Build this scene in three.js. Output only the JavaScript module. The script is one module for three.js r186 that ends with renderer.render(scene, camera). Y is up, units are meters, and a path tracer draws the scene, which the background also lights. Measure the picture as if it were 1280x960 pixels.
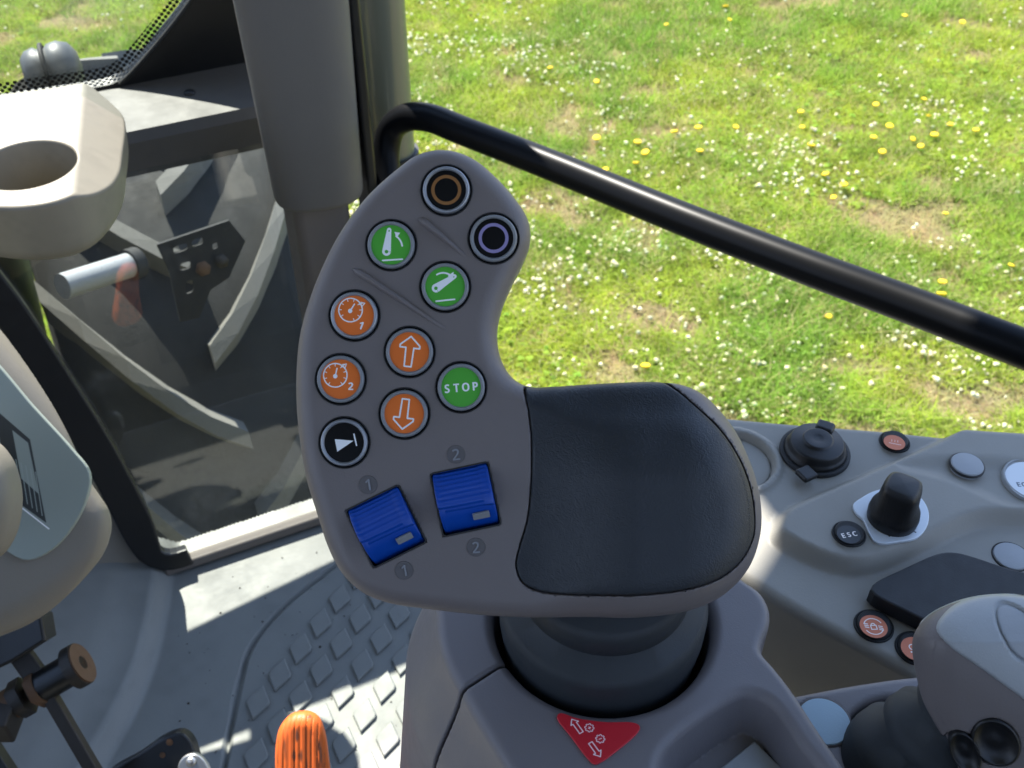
import * as THREE from 'three';
import { mergeGeometries } from 'three/addons/utils/BufferGeometryUtils.js';
import { RoundedBoxGeometry } from 'three/addons/geometries/RoundedBoxGeometry.js';
import { FontLoader } from 'three/addons/loaders/FontLoader.js';
import { TextGeometry } from 'three/addons/geometries/TextGeometry.js';

// ------------------------------------------------------------------ camera, sky, sun, exposure
const FOC = 1330, PITCH = 42 * Math.PI / 180, EYE = new THREE.Vector3(0, 2.42, 0), FY = 1.30;
const scene = new THREE.Scene();
const camera = new THREE.PerspectiveCamera(2 * Math.atan(480 / FOC) * 180 / Math.PI, 4 / 3, 0.02, 400);
camera.position.copy(EYE); camera.rotation.x = -PITCH;
camera.focus = 0.5; camera.userData.fStop = 24;
const renderer = new THREE.WebGLRenderer({ antialias: true });
renderer.toneMapping = THREE.LinearToneMapping;
renderer.toneMappingExposure = 3.2;
renderer.shadowMap.enabled = true;
{ // clear summer sky: blue overhead, pale towards the horizon
  const W = 256, Hh = 128, d = new Float32Array(W * Hh * 4);
  for (let j = 0; j < Hh; j++) {
    const el = Math.max(0, Math.sin(((j + 0.5) / Hh - 0.5) * Math.PI)), t = Math.pow(1 - el, 3);
    for (let i = 0; i < W; i++) {
      const o = (j * W + i) * 4;
      d[o] = 0.21 + 0.32 * t; d[o + 1] = 0.315 + 0.29 * t; d[o + 2] = 0.54 + 0.20 * t; d[o + 3] = 1;
    }
  }
  const sky = new THREE.DataTexture(d, W, Hh, THREE.RGBAFormat, THREE.FloatType);
  sky.mapping = THREE.EquirectangularReflectionMapping; sky.magFilter = sky.minFilter = THREE.LinearFilter; sky.needsUpdate = true;
  scene.background = sky; scene.environment = sky;
}
const AZ = 30 * Math.PI / 180, EL = 51 * Math.PI / 180;
const SUN = new THREE.Vector3(-Math.sin(AZ) * Math.cos(EL), Math.sin(EL), -Math.cos(AZ) * Math.cos(EL));
{
  const sun = new THREE.DirectionalLight(new THREE.Color(1, 0.95, 0.86), 5);
  sun.target.position.set(0, 1.5, -1); sun.position.copy(SUN).multiplyScalar(12).add(sun.target.position);
  sun.castShadow = true; sun.shadow.mapSize.set(4096, 4096); sun.shadow.camera.near = 0.5; sun.shadow.camera.far = 30;
  Object.assign(sun.shadow.camera, { left: -6, right: 6, top: 6, bottom: -6 });
  scene.add(sun, sun.target);
}

// ------------------------------------------------------------------ helpers
const V = (x, y, z) => new THREE.Vector3(x, y, z), cP = Math.cos(PITCH), sP = Math.sin(PITCH);
const AX = V(1, 0, 0), AU = V(0, cP, -sP), AF = V(0, -sP, -cP);            // right, up and forward of the view
const rayOf = (x, y) => V((x - 640) / FOC, 0, 0).addScaledVector(AU, (480 - y) / FOC).add(AF);
const P = (x, y, t) => EYE.clone().addScaledVector(rayOf(x, y), t);
const Hy = (x, y, h) => { const r = rayOf(x, y); return EYE.clone().addScaledVector(r, (h - EYE.y) / r.y); };
const onPlane = (x, y, p0, n) => { const r = rayOf(x, y); return EYE.clone().addScaledVector(r, p0.clone().sub(EYE).dot(n) / r.dot(n)); };
let seed = 20240611;
const rnd = () => { seed = (seed + 0x6D2B79F5) | 0; let t = Math.imul(seed ^ (seed >>> 15), 1 | seed); t = (t + Math.imul(t ^ (t >>> 7), 61 | t)) ^ t; return ((t ^ (t >>> 14)) >>> 0) / 4294967296; };
const hash = (i, j) => { let h = Math.imul(i, 374761393) + Math.imul(j, 668265263) | 0; h = Math.imul(h ^ (h >>> 13), 1274126177); return ((h ^ (h >>> 16)) >>> 0) / 4294967296; };
const sm = (a, b, x) => { const t = Math.min(1, Math.max(0, (x - a) / (b - a))); return t * t * (3 - 2 * t); };
function vnoise(x, y) { const i = Math.floor(x), j = Math.floor(y), u = x - i, v = y - j, a = u * u * (3 - 2 * u), b = v * v * (3 - 2 * v);
  return (hash(i, j) * (1 - a) + hash(i + 1, j) * a) * (1 - b) + (hash(i, j + 1) * (1 - a) + hash(i + 1, j + 1) * a) * b; }
const fbm = (x, y, n = 4) => { let s = 0, a = 0.5, t = 0; for (let k = 0; k < n; k++) { s += a * vnoise(x + k * 17.3, y - k * 9.1); t += a; a *= 0.5; x *= 2.03; y *= 2.03; } return s / t; };
const mix = (a, b, t) => a + (b - a) * t;
const used = {};
function numbered(n) { const k = used[n] = (used[n] ?? -1) + 1; return k ? `${n}_${String(k).padStart(3, '0')}` : n; }
function thing(name, label, category, base, group) {
  const g = new THREE.Group(); g.name = numbered(name); g.position.copy(base); scene.add(g);
  g.userData = { label, category }; if (group) g.userData.group = group; return g;
}
// a part whose geometry is given in world coordinates; its own origin follows its parent's
function wpart(name, geo, mat, parent) {
  parent.updateWorldMatrix(true, false);
  geo.applyMatrix4(parent.matrixWorld.clone().invert());
  const m = new THREE.Mesh(geo, mat); m.name = name; parent.add(m); return m;
}
function lpart(name, geo, mat, parent) { const m = new THREE.Mesh(geo, mat); m.name = name; parent.add(m); return m; }
function structure(name, geo, mat, label, category) { const m = new THREE.Mesh(geo, mat); m.name = name; m.userData = { kind: 'structure', label, category }; scene.add(m); return m; }
const C = (r, g, b) => new THREE.Color().setRGB(r / 255, g / 255, b / 255, THREE.SRGBColorSpace);

// ---- textures
function dataTex(n, fn, colour) {
  const d = new Uint8Array(n * n * 4);
  for (let j = 0; j < n; j++) for (let i = 0; i < n; i++) { const c = fn(i / n, j / n), o = (j * n + i) * 4; d[o] = c[0] * 255; d[o + 1] = c[1] * 255; d[o + 2] = c[2] * 255; d[o + 3] = 255; }
  const t = new THREE.DataTexture(d, n, n); t.wrapS = t.wrapT = THREE.RepeatWrapping; t.magFilter = THREE.LinearFilter; t.minFilter = THREE.LinearMipmapLinearFilter; t.generateMipmaps = true;
  if (colour) t.colorSpace = THREE.SRGBColorSpace; t.needsUpdate = true; return t;
}
const tileNoise = (u, v, f) => { // wraps at 1
  const w = (x, y) => vnoise(x + 500, y + 500), x = u * f, y = v * f;
  return mix(mix(w(x, y), w(x - f, y), u), mix(w(x, y - f), w(x - f, y - f), u), v); };
const grainTex = dataTex(256, (u, v) => { const g = 0.5 * tileNoise(u, v, 96) + 0.3 * tileNoise(u, v, 48) + 0.2 * tileNoise(u, v, 128); return [g, g, g]; });
const smudgeTex = dataTex(512, (u, v) => { const a = tileNoise(u, v, 5) * 0.5 + tileNoise(u, v, 13) * 0.3 + tileNoise(u, v, 40) * 0.2, s = 0.62 + 0.32 * a; return [s, s, s]; });
const leatherTex = dataTex(256, (u, v) => { const g = Math.pow(tileNoise(u, v, 60), 1.4) * 0.7 + tileNoise(u, v, 20) * 0.3; return [g, g, g]; });
const dustTex = dataTex(512, (u, v) => { // dust and scuffs: matter with a grain of its own
  const a = sm(0.45, 0.85, tileNoise(u, v, 4) * 0.6 + tileNoise(u, v, 11) * 0.4) * 0.10, sp = hash(Math.floor(u * 300), Math.floor(v * 300)) > 0.994 ? 0.12 : 0;
  const g = 0.93 - a * 0.6 - sp; return [g, g, g * 0.99]; }, true);
function plastic(col, rough, o = {}) {
  const { grain = 0.00008, ...more } = o;
  const rm = smudgeTex.clone(); rm.repeat.set(0.18, 0.18); rm.needsUpdate = true;
  return new THREE.MeshPhysicalMaterial({ color: col, roughness: rough / 0.8, roughnessMap: smudgeTex, bumpMap: grainTex, bumpScale: grain, ...more });
}
const M = {
  grip: plastic(C(108, 101, 99), 0.50), gripMark: plastic(C(92, 88, 88), 0.6), pad: plastic(C(32, 37, 43), 0.52, { bumpMap: leatherTex, bumpScale: 0.00018 }),
  black: plastic(C(22, 22, 23), 0.45), blackSoft: plastic(C(34, 36, 38), 0.7), rubber: plastic(C(40, 45, 49), 0.62, { bumpScale: 0.0001 }),
  silver: new THREE.MeshPhysicalMaterial({ color: C(150, 154, 160), metalness: 0.5, roughness: 0.38 }),
  blue: plastic(C(6, 66, 158), 0.36, { grain: 0.00002 }), greyMark: plastic(C(128, 130, 134), 0.5),
  armrest: plastic(C(112, 108, 110), 0.52), beige: plastic(C(126, 120, 109), 0.55), beigeDark: plastic(C(98, 91, 85), 0.6),
  console: plastic(C(138, 135, 127), 0.55), cup: plastic(C(136, 130, 117), 0.55, { map: dustTex }), pillar: plastic(C(92, 89, 85), 0.6), beam: plastic(C(84, 82, 80), 0.6, { map: dustTex }),
  floor: plastic(C(126, 127, 124), 0.55, { map: dustTex }), frame: plastic(C(20, 21, 22), 0.4), gloss: new THREE.MeshPhysicalMaterial({ color: C(18, 19, 21), roughness: 0.36, specularIntensity: 0.22 }),
  cap: plastic(C(150, 153, 156), 0.5), bluecap: plastic(C(150, 176, 192), 0.45), steel: plastic(C(60, 56, 52), 0.55, { metalness: 0.6 }), rust: plastic(C(92, 66, 44), 0.8), rawsteel: new THREE.MeshPhysicalMaterial({ color: C(185, 185, 182), metalness: 0.9, roughness: 0.4 }),
  tyre: plastic(C(34, 35, 34), 0.85, { grain: 0.0006 }), tyreWorn: plastic(C(104, 103, 98), 0.9, { grain: 0.0006 }), hull: plastic(C(22, 23, 23), 0.75), postGreen: new THREE.MeshPhysicalMaterial({ color: C(92, 96, 84), roughness: 0.35, clearcoat: 0.4 }),
  glass: new THREE.MeshPhysicalMaterial({ color: C(250, 253, 251), transmission: 1, thickness: 0, roughness: 0.0, ior: 1.7 }),
  roof: plastic(C(104, 104, 104), 0.7), plateLight: plastic(C(150, 153, 154), 0.4), orange: plastic(C(225, 112, 46), 0.5),
};

// ---- geometry tools
function boxUV(g, s = 30) { // uv from position (metres) along the main axis of each normal
  const p = g.attributes.position, n = g.attributes.normal, uv = new Float32Array(p.count * 2);
  for (let i = 0; i < p.count; i++) {
    const ax = Math.abs(n.getX(i)), ay = Math.abs(n.getY(i)), az = Math.abs(n.getZ(i)), x = p.getX(i), y = p.getY(i), z = p.getZ(i);
    const [a, b] = ax > ay && ax > az ? [z, y] : ay > az ? [x, z] : [x, y]; uv[2 * i] = a * s; uv[2 * i + 1] = b * s;
  }
  g.setAttribute('uv', new THREE.BufferAttribute(uv, 2)); return g;
}
const rmax = (a, b, r) => Math.min(-r, Math.max(a, b)) + Math.hypot(Math.max(a + r, 0), Math.max(b + r, 0));
const smin = (a, b, k) => { const h = Math.max(k - Math.abs(a - b), 0) / k; return Math.min(a, b) - h * h * k / 4; };
// mesh of the zero surface of a distance function (surface nets, then each vertex moved onto the surface)
function sdfGeo(f, lo, hi, cell, uvs = 30) {
  const nx = Math.ceil((hi[0] - lo[0]) / cell) + 1, ny = Math.ceil((hi[1] - lo[1]) / cell) + 1, nz = Math.ceil((hi[2] - lo[2]) / cell) + 1;
  const v = new Float32Array(nx * ny * nz), id = new Int32Array(nx * ny * nz).fill(-1), I = (i, j, k) => (k * ny + j) * nx + i;
  for (let k = 0; k < nz; k++) for (let j = 0; j < ny; j++) for (let i = 0; i < nx; i++) v[I(i, j, k)] = f(lo[0] + i * cell, lo[1] + j * cell, lo[2] + k * cell);
  const pos = [], idx = [], cx = [0, 1, 0, 1, 0, 1, 0, 1], cy = [0, 0, 1, 1, 0, 0, 1, 1], cz = [0, 0, 0, 0, 1, 1, 1, 1];
  const ed = [[0, 1], [2, 3], [4, 5], [6, 7], [0, 2], [1, 3], [4, 6], [5, 7], [0, 4], [1, 5], [2, 6], [3, 7]], c = new Float64Array(8);
  for (let k = 0; k < nz - 1; k++) for (let j = 0; j < ny - 1; j++) for (let i = 0; i < nx - 1; i++) {
    let m = 0; for (let q = 0; q < 8; q++) { c[q] = v[I(i + cx[q], j + cy[q], k + cz[q])]; if (c[q] < 0) m++; }
    if (m === 0 || m === 8) continue;
    let sx = 0, sy = 0, sz = 0, n = 0;
    for (const [a, b] of ed) if ((c[a] < 0) !== (c[b] < 0)) { const t = c[a] / (c[a] - c[b]); sx += cx[a] + t * (cx[b] - cx[a]); sy += cy[a] + t * (cy[b] - cy[a]); sz += cz[a] + t * (cz[b] - cz[a]); n++; }
    id[I(i, j, k)] = pos.length / 3; pos.push(lo[0] + (i + sx / n) * cell, lo[1] + (j + sy / n) * cell, lo[2] + (k + sz / n) * cell);
  }
  const quad = (a, b, cc, d, flip) => { if (a < 0 || b < 0 || cc < 0 || d < 0) return; if (flip) idx.push(a, cc, b, a, d, cc); else idx.push(a, b, cc, a, cc, d); };
  for (let k = 1; k < nz - 1; k++) for (let j = 1; j < ny - 1; j++) for (let i = 1; i < nx - 1; i++) {
    const s = v[I(i, j, k)] < 0;
    if (s !== v[I(i + 1, j, k)] < 0) quad(id[I(i, j - 1, k - 1)], id[I(i, j, k - 1)], id[I(i, j, k)], id[I(i, j - 1, k)], !s);
    if (s !== v[I(i, j + 1, k)] < 0) quad(id[I(i - 1, j, k - 1)], id[I(i - 1, j, k)], id[I(i, j, k)], id[I(i, j, k - 1)], !s);
    if (s !== v[I(i, j, k + 1)] < 0) quad(id[I(i - 1, j - 1, k)], id[I(i, j - 1, k)], id[I(i, j, k)], id[I(i - 1, j, k)], !s);
  }
  const e = cell * 0.35, nor = new Float32Array(pos.length);
  for (let q = 0; q < pos.length; q += 3) {
    let x = pos[q], y = pos[q + 1], z = pos[q + 2], gx = 0, gy = 0, gz = 1;
    for (let it = 0; it < 3; it++) {
      gx = (f(x + e, y, z) - f(x - e, y, z)) / (2 * e); gy = (f(x, y + e, z) - f(x, y - e, z)) / (2 * e); gz = (f(x, y, z + e) - f(x, y, z - e)) / (2 * e);
      const l = gx * gx + gy * gy + gz * gz || 1;
      if (it < 2) { const s = Math.max(-cell * 0.6, Math.min(cell * 0.6, f(x, y, z))) / l; x -= gx * s; y -= gy * s; z -= gz * s; }
    }
    const l = Math.hypot(gx, gy, gz) || 1; pos[q] = x; pos[q + 1] = y; pos[q + 2] = z; nor[q] = gx / l; nor[q + 1] = gy / l; nor[q + 2] = gz / l;
  }
  const g = new THREE.BufferGeometry(); g.setAttribute('position', new THREE.Float32BufferAttribute(pos, 3)); g.setAttribute('normal', new THREE.BufferAttribute(nor, 3)); g.setIndex(idx);
  return boxUV(g, uvs);
}
function smooth(pts, n = 220, closed = true, tension = 'centripetal') {
  return new THREE.CatmullRomCurve3(pts.map(([x, y]) => V(x, y, 0)), closed, tension).getSpacedPoints(n).slice(0, closed ? n : n + 1).map(p => [p.x, p.y]);
}
function sdPoly(pts, x, y) {
  let d = 1e18, s = 1; const n = pts.length;
  for (let i = 0, j = n - 1; i < n; j = i++) {
    const ex = pts[j][0] - pts[i][0], ey = pts[j][1] - pts[i][1], wx = x - pts[i][0], wy = y - pts[i][1];
    const t = Math.min(1, Math.max(0, (wx * ex + wy * ey) / (ex * ex + ey * ey || 1e-12))), bx = wx - ex * t, by = wy - ey * t; d = Math.min(d, bx * bx + by * by);
    const a = y >= pts[i][1], b = y < pts[j][1], c = ex * wy > ey * wx; if ((a && b && c) || (!a && !b && !c)) s = -s;
  }
  return s * Math.sqrt(d);
}
function sdGrid(pts, pad, step) { // the same, sampled on a grid
  const xs = pts.map(p => p[0]), ys = pts.map(p => p[1]), x0 = Math.min(...xs) - pad, y0 = Math.min(...ys) - pad;
  const nx = Math.ceil((Math.max(...xs) + pad - x0) / step) + 1, ny = Math.ceil((Math.max(...ys) + pad - y0) / step) + 1, d = new Float32Array(nx * ny);
  for (let j = 0; j < ny; j++) for (let i = 0; i < nx; i++) d[j * nx + i] = sdPoly(pts, x0 + i * step, y0 + j * step);
  return (x, y) => {
    const a = Math.min(nx - 1.001, Math.max(0, (x - x0) / step)), b = Math.min(ny - 1.001, Math.max(0, (y - y0) / step)), i = Math.floor(a), j = Math.floor(b), u = a - i, w = b - j, o = j * nx + i;
    return (d[o] * (1 - u) + d[o + 1] * u) * (1 - w) + (d[o + nx] * (1 - u) + d[o + nx + 1] * u) * w;
  };
}
const shapeOf = pts => { const s = new THREE.Shape(); pts.forEach(([x, y], i) => i ? s.lineTo(x, y) : s.moveTo(x, y)); s.closePath(); return s; };
const extr = (shape, depth, bevel = 0, seg = 3) => new THREE.ExtrudeGeometry(shape, { depth, bevelEnabled: bevel > 0, bevelSize: bevel, bevelThickness: bevel, bevelSegments: seg, curveSegments: 24 });
function basis(x, y, z, o) { return new THREE.Matrix4().makeBasis(x, y, z).setPosition(o); }
// a prism on a plane: polygon of world points, thickness along n
function slab(points, n, depth, bevel = 0) {
  const o = points[0], z = n.clone().normalize(), x = points[1].clone().sub(o).projectOnPlane(z).normalize(), y = z.clone().cross(x);
  const g = extr(shapeOf(points.map(p => { const d = p.clone().sub(o); return [d.dot(x), d.dot(y)]; })), depth, bevel);
  g.applyMatrix4(basis(x, y, z, o)); return boxUV(g);
}
function rod(a, b, r, seg = 16) { const d = b.clone().sub(a), g = new THREE.CylinderGeometry(r, r, d.length(), seg); g.applyQuaternion(new THREE.Quaternion().setFromUnitVectors(V(0, 1, 0), d.clone().normalize())); g.translate(...a.clone().add(b).multiplyScalar(0.5).toArray()); return g; }
function bar(a, b, w, h, up = V(0, 1, 0), r = 0.002) { // rounded bar from a to b
  const d = b.clone().sub(a), z = d.clone().normalize(), x = up.clone().cross(z).normalize(), y = z.clone().cross(x);
  const g = new RoundedBoxGeometry(w, h, d.length(), 3, r); g.applyMatrix4(basis(x, y, z, a.clone().add(b).multiplyScalar(0.5))); return boxUV(g);
}
function lathe(prof, seg = 48) { return new THREE.LatheGeometry(prof.map(([r, y]) => new THREE.Vector2(r, y)), seg); }
function along(g, dir, at) { g.applyQuaternion(new THREE.Quaternion().setFromUnitVectors(V(0, 1, 0), dir.clone().normalize())); g.translate(at.x, at.y, at.z); return g; }
function canvasTex(w, h, draw) { const c = document.createElement('canvas'); c.width = w; c.height = h; draw(c.getContext('2d'), w, h); const t = new THREE.CanvasTexture(c); t.colorSpace = THREE.SRGBColorSpace; t.anisotropy = 8; return t; }
// a thing laid out facing the view at a given depth: local x right, y up, z towards the viewer
function facing(name, label, category, depth, group) { const g = thing(name, label, category, P(640, 480, depth), group); g.rotation.x = -PITCH; return g; }

// ------------------------------------------------------------------ cab directions
const RD = V(0.9058, 0, -0.4238), FD = V(-0.4238, 0, -0.9058);   // the cab's right and forward
const toFR = p => [p.x * RD.x + p.z * RD.z, p.x * FD.x + p.z * FD.z];
const atFR = (r, f, y) => V(RD.x * r + FD.x * f, y, RD.z * r + FD.z * f);

// ------------------------------------------------------------------ ground, grass, flowers
{
  const tex = dataTex(1024, (u, v) => {
    const n = tileNoise(u, v, 9) * 0.6 + tileNoise(u, v, 30) * 0.4, f = tileNoise(u, v, 260), t = sm(0.42, 0.72, n);
    const g = 0.72 + 0.5 * f; return [mix(0.46, 0.60, t) * g, mix(0.46, 0.50, t) * g, mix(0.24, 0.38, t) * g]; }, true);
  tex.repeat.set(30, 30);
  const g = new THREE.PlaneGeometry(120, 120); g.rotateX(-Math.PI / 2);
  const m = structure('meadow_ground', g, new THREE.MeshStandardMaterial({ map: tex, roughness: 1 }), 'brown thatchy soil under the mown meadow grass', 'ground');
  void m;
  const dry = (x, z) => sm(0.60, 0.71, fbm(x * 3.4 + 7, z * 5.0 + 3, 4)), lush = (x, z) => sm(0.25, 0.75, fbm(x * 2.2 - 20, z * 2.6 + 11, 4));
  const blades = (n, h, w, spread, lean) => {
    const pos = [], nor = [], idx = [];
    for (let b = 0; b < n; b++) {
      const a = rnd() * 6.283, r = spread * Math.sqrt(rnd()), x = Math.cos(a) * r, z = Math.sin(a) * r, q = rnd() * 6.283, hh = h * (0.5 + 0.7 * rnd()), ww = w * (0.7 + 0.6 * rnd()), ln = lean * (0.3 + rnd());
      const dx = Math.cos(q), dz = Math.sin(q), o = pos.length / 3, mx = x + dx * ln * 0.35 * hh, mz = z + dz * ln * 0.35 * hh, tx = x + dx * ln * hh, tz = z + dz * ln * hh;
      pos.push(x - dz * ww, -0.004, z + dx * ww, x + dz * ww, -0.004, z - dx * ww, mx - dz * ww * 0.8, hh * 0.6, mz + dx * ww * 0.8, mx + dz * ww * 0.8, hh * 0.6, mz - dx * ww * 0.8, tx, hh * 0.95, tz);
      for (let k = 0; k < 5; k++) nor.push(-dx * 0.45, 0.89, -dz * 0.45);
      idx.push(o, o + 2, o + 1, o + 1, o + 2, o + 3, o + 2, o + 4, o + 3);
    }
    const gg = new THREE.BufferGeometry(); gg.setAttribute('position', new THREE.Float32BufferAttribute(pos, 3)); gg.setAttribute('normal', new THREE.Float32BufferAttribute(nor, 3)); gg.setIndex(idx); return gg;
  };
  const leafMat = new THREE.MeshPhysicalMaterial({ color: 0xffffff, roughness: 1, specularIntensity: 0.12, transmission: 0.5, thickness: 0, side: THREE.DoubleSide });
  const mat4 = new THREE.Matrix4(), q = new THREE.Quaternion(), col = new THREE.Color();
  const scatter = (name, label, geo, mat, n, place) => {
    const im = new THREE.InstancedMesh(geo, mat, n); im.name = name; im.userData = { kind: 'stuff', label, category: name === 'clover_flowers' ? 'flowers' : 'grass' };
    let k = 0, guard = 0;
    while (k < n && guard++ < n * 12) {
      const z = -1.5 - rnd() * 7.2, x = -1.6 + z * 0.46 + rnd() * (3.4 - z * 0.92), t = place(x, z); if (!t) continue;
      q.setFromEuler(new THREE.Euler((rnd() - 0.5) * 0.3, rnd() * 6.283, (rnd() - 0.5) * 0.3)); mat4.compose(V(x, t.y ?? 0, z), q, V(t.s, t.s * (t.h ?? 1), t.s)); im.setMatrixAt(k, mat4); im.setColorAt(k, t.c); k++;
    }
    im.count = k; im.instanceMatrix.needsUpdate = true; scene.add(im);
  };
  const vary = (r, g, b, j) => { const k = 1 + (rnd() - 0.5) * j; return col.setRGB(r * k * (1 + (rnd() - 0.5) * 0.25), g * k, b * k); };
  scatter('meadow_grass', 'short mown green grass covering the meadow beyond the cab', blades(16, 0.044, 0.0015, 0.035, 1.25), leafMat, 100000, (x, z) => {
    const d = dry(x, z), l = lush(x, z); if (rnd() < d * 0.55) return null;
    const c = d > 0.5 || rnd() < 0.2 ? vary(0.42, 0.38, 0.17, 0.6) : vary(mix(0.33, 0.20, l), mix(0.41, 0.33, l), 0.045, 1.1);
    return { s: 0.8 + rnd() * 0.6, h: mix(0.75, 1.25, l) * (d > 0.5 ? 0.6 : 1), c }; });
  scatter('dry_thatch', 'straw coloured dead grass lying in bare patches of the meadow', blades(12, 0.030, 0.0015, 0.035, 2.0), leafMat, 9000, (x, z) => {
    if (dry(x, z) < 0.35 && rnd() > 0.05) return null; return { s: 0.8 + rnd() * 0.7, h: 0.6, c: vary(0.44, 0.34, 0.21, 0.6) }; });
  { // clover leaves
    const p = []; for (let k = 0; k < 3; k++) { const c = new THREE.CircleGeometry(0.0058, 6); c.rotateX(-Math.PI / 2 + 0.3); c.translate(0, 0, 0.0058); c.rotateY(k * 2.094); p.push(c); }
    scatter('clover_leaves', 'small round clover leaves among the meadow grass', mergeGeometries(p), leafMat, 16000, (x, z) => {
      if (fbm(x * 1.5 + 40, z * 1.5, 3) < 0.42 + rnd() * 0.15 || dry(x, z) > 0.6) return null; return { s: 0.8 + rnd() * 0.7, y: 0.015 + rnd() * 0.022, c: vary(0.22, 0.35, 0.045, 0.8) }; });
    const h = new THREE.IcosahedronGeometry(0.0088, 2); { const p = h.attributes.position; for (let i = 0; i < p.count; i++) { const x = p.getX(i), y = p.getY(i), z = p.getZ(i), k = 0.72 + 0.45 * hash(Math.round(x * 3000), Math.round(y * 3000 + z * 9000)); p.setXYZ(i, x * k, y * k * 0.85, z * k); } h.computeVertexNormals(); }
    scatter('clover_flowers', 'white clover blossoms dotted through the meadow grass', h, new THREE.MeshStandardMaterial({ color: 0xffffff, roughness: 0.9 }), 11000, (x, z) => {
      const f = fbm(x * 1.1 + 61, z * 1.1 + 5, 3); if (rnd() > (0.12 + 0.88 * sm(0.40, 0.66, f)) * (0.15 + 0.85 * sm(0.40, 0.62, fbm(x * 4, z * 4 + 90, 2)))) return null;
      return { s: 0.42 + rnd() * 0.68, y: 0.028 + rnd() * 0.018, c: vary(0.62, 0.58, 0.36, 0.5) }; });
  }
  const yellow = new THREE.MeshStandardMaterial({ color: new THREE.Color(0.80, 0.52, 0.01), roughness: 0.8 });
  const fl = lathe([[0, 0.004], [0.006, 0.006], [0.013, 0.007], [0.0165, 0.003], [0.012, -0.002], [0, -0.004]], 12);
  { const p = fl.attributes.position; for (let i = 0; i < p.count; i++) { const a = Math.atan2(p.getZ(i), p.getX(i)), k = 1 + 0.14 * Math.sin(a * 6); p.setX(i, p.getX(i) * k); p.setZ(i, p.getZ(i) * k); } fl.computeVertexNormals(); }
  const spots = [[907, 8], [912, 25], [833, 31], [1131, 20], [1203, 28], [688, 85], [746, 102], [797, 178], [807, 191], [843, 165], [873, 160], [920, 159], [875, 189], [1003, 159], [1095, 131], [1155, 124], [1161, 145], [1112, 158], [1141, 174], [1151, 183], [1168, 169], [1220, 163], [1188, 156], [1014, 182], [1092, 172], [1032, 218], [1055, 231], [1042, 247], [1182, 267], [1264, 332], [1178, 353], [1177, 368], [1036, 396], [807, 458], [746, 173], [757, 212], [795, 204], [47, 365], [1103, 190], [1001, 140]];
  for (const [x, y] of spots) {
    const m = new THREE.Mesh(fl, yellow); m.name = numbered('yellow_flower'); m.position.copy(Hy(x, y, 0.05)); m.rotation.set((rnd() - 0.5) * 0.7, rnd() * 6, (rnd() - 0.5) * 0.7); m.scale.setScalar(0.72 + rnd() * 0.45);
    m.userData = { label: 'single small yellow flower growing in the clover meadow', category: 'flower', group: 'yellow flowers in the meadow' }; scene.add(m);
  }
}

// ------------------------------------------------------------------ cab roof with its glazed hatch (above the view; it shades the controls)
const RY = FY + 1.72;
{
  const sh = shapeOf([[-1.15, -1.1], [0.62, -1.1], [0.62, 1.36], [-1.15, 1.36]]);
  const hatch = [[800, 560, -0.47], [930, 600, -0.47], [968, 652, -0.47], [1036, 782, -0.47], [1050, 890, -0.56], [968, 800, -0.50], [900, 720, -0.47]].map(([x, y, h]) => { const p = Hy(x, y, EYE.y + h); p.addScaledVector(SUN, (RY - p.y) / SUN.y); return toFR(p); });
  const hole = new THREE.Path(); hatch.forEach(([a, b], i) => i ? hole.lineTo(a, b) : hole.moveTo(a, b)); hole.closePath(); sh.holes.push(hole);
  const g = extr(sh, 0.008), m = basis(RD, FD, V(0, 1, 0), V(0, RY, 0)); g.applyMatrix4(m);
  structure('cab_roof', boxUV(g), M.roof, 'light moulded cab roof with a small hatch above the controls', 'roof');
}

{ // side wall of the cab, outside the side console
  const h = FY + 0.60, a = Hy(700, 497, EYE.y - 0.47).setY(FY), b = Hy(1500, 562, EYE.y - 0.47).setY(FY), d = b.clone().sub(a).normalize(), n = V(d.z, 0, -d.x); if (n.z > 0) n.negate();
  a.addScaledVector(n, 0.006).addScaledVector(d, 0.05); b.addScaledVector(n, 0.006).addScaledVector(d, 0.7);
  structure('cab_side_wall', slab([a, b, b.clone().setY(h), a.clone().setY(h)], n, 0.02), M.hull, 'dark side wall of the cab behind the side console', 'wall');
}

{ // walls and seat behind the picture: they are what the lower window mirrors
  const wall = (p, q, n, name, label) => structure(name, slab([p.clone().setY(FY), q.clone().setY(FY), q, p], n, 0.03), M.hull, label, 'wall'), y = FY + 1.05;
  wall(atFR(-1.12, -0.75, y), atFR(0.62, -0.75, y), FD.clone().negate(), 'cab_rear_wall', 'dark rear wall of the cab behind the seat');
  wall(atFR(-1.12, -0.74, y - 0.3), atFR(-1.12, 1.1, y - 0.3), RD.clone().negate(), 'cab_door_wall', 'dark lower door wall across the cab');
  const c = atFR(-0.42, -0.25, FY + 0.5), t = thing('driver_seat', 'charcoal fabric driver seat behind the joystick', 'seat', c.clone().setY(FY + 0.01));
  const box = (name, w, h, d, r, f, u, a, m) => { const g = new RoundedBoxGeometry(w, h, d, 5, r); g.rotateX(a); g.applyMatrix4(basis(RD, V(0, 1, 0), FD.clone().negate(), atFR(-0.42 + r * 0, f, u))); wpart(name, boxUV(g, 12), m, t); };
  box('cushion', 0.5, 0.13, 0.48, 0.05, -0.12, FY + 0.48, 0.05, M.blackSoft); box('backrest', 0.5, 0.62, 0.13, 0.055, -0.42, FY + 0.82, -0.15, M.blackSoft); box('pedestal', 0.36, 0.4, 0.36, 0.03, -0.14, FY + 0.21, 0, M.black);
}

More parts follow.
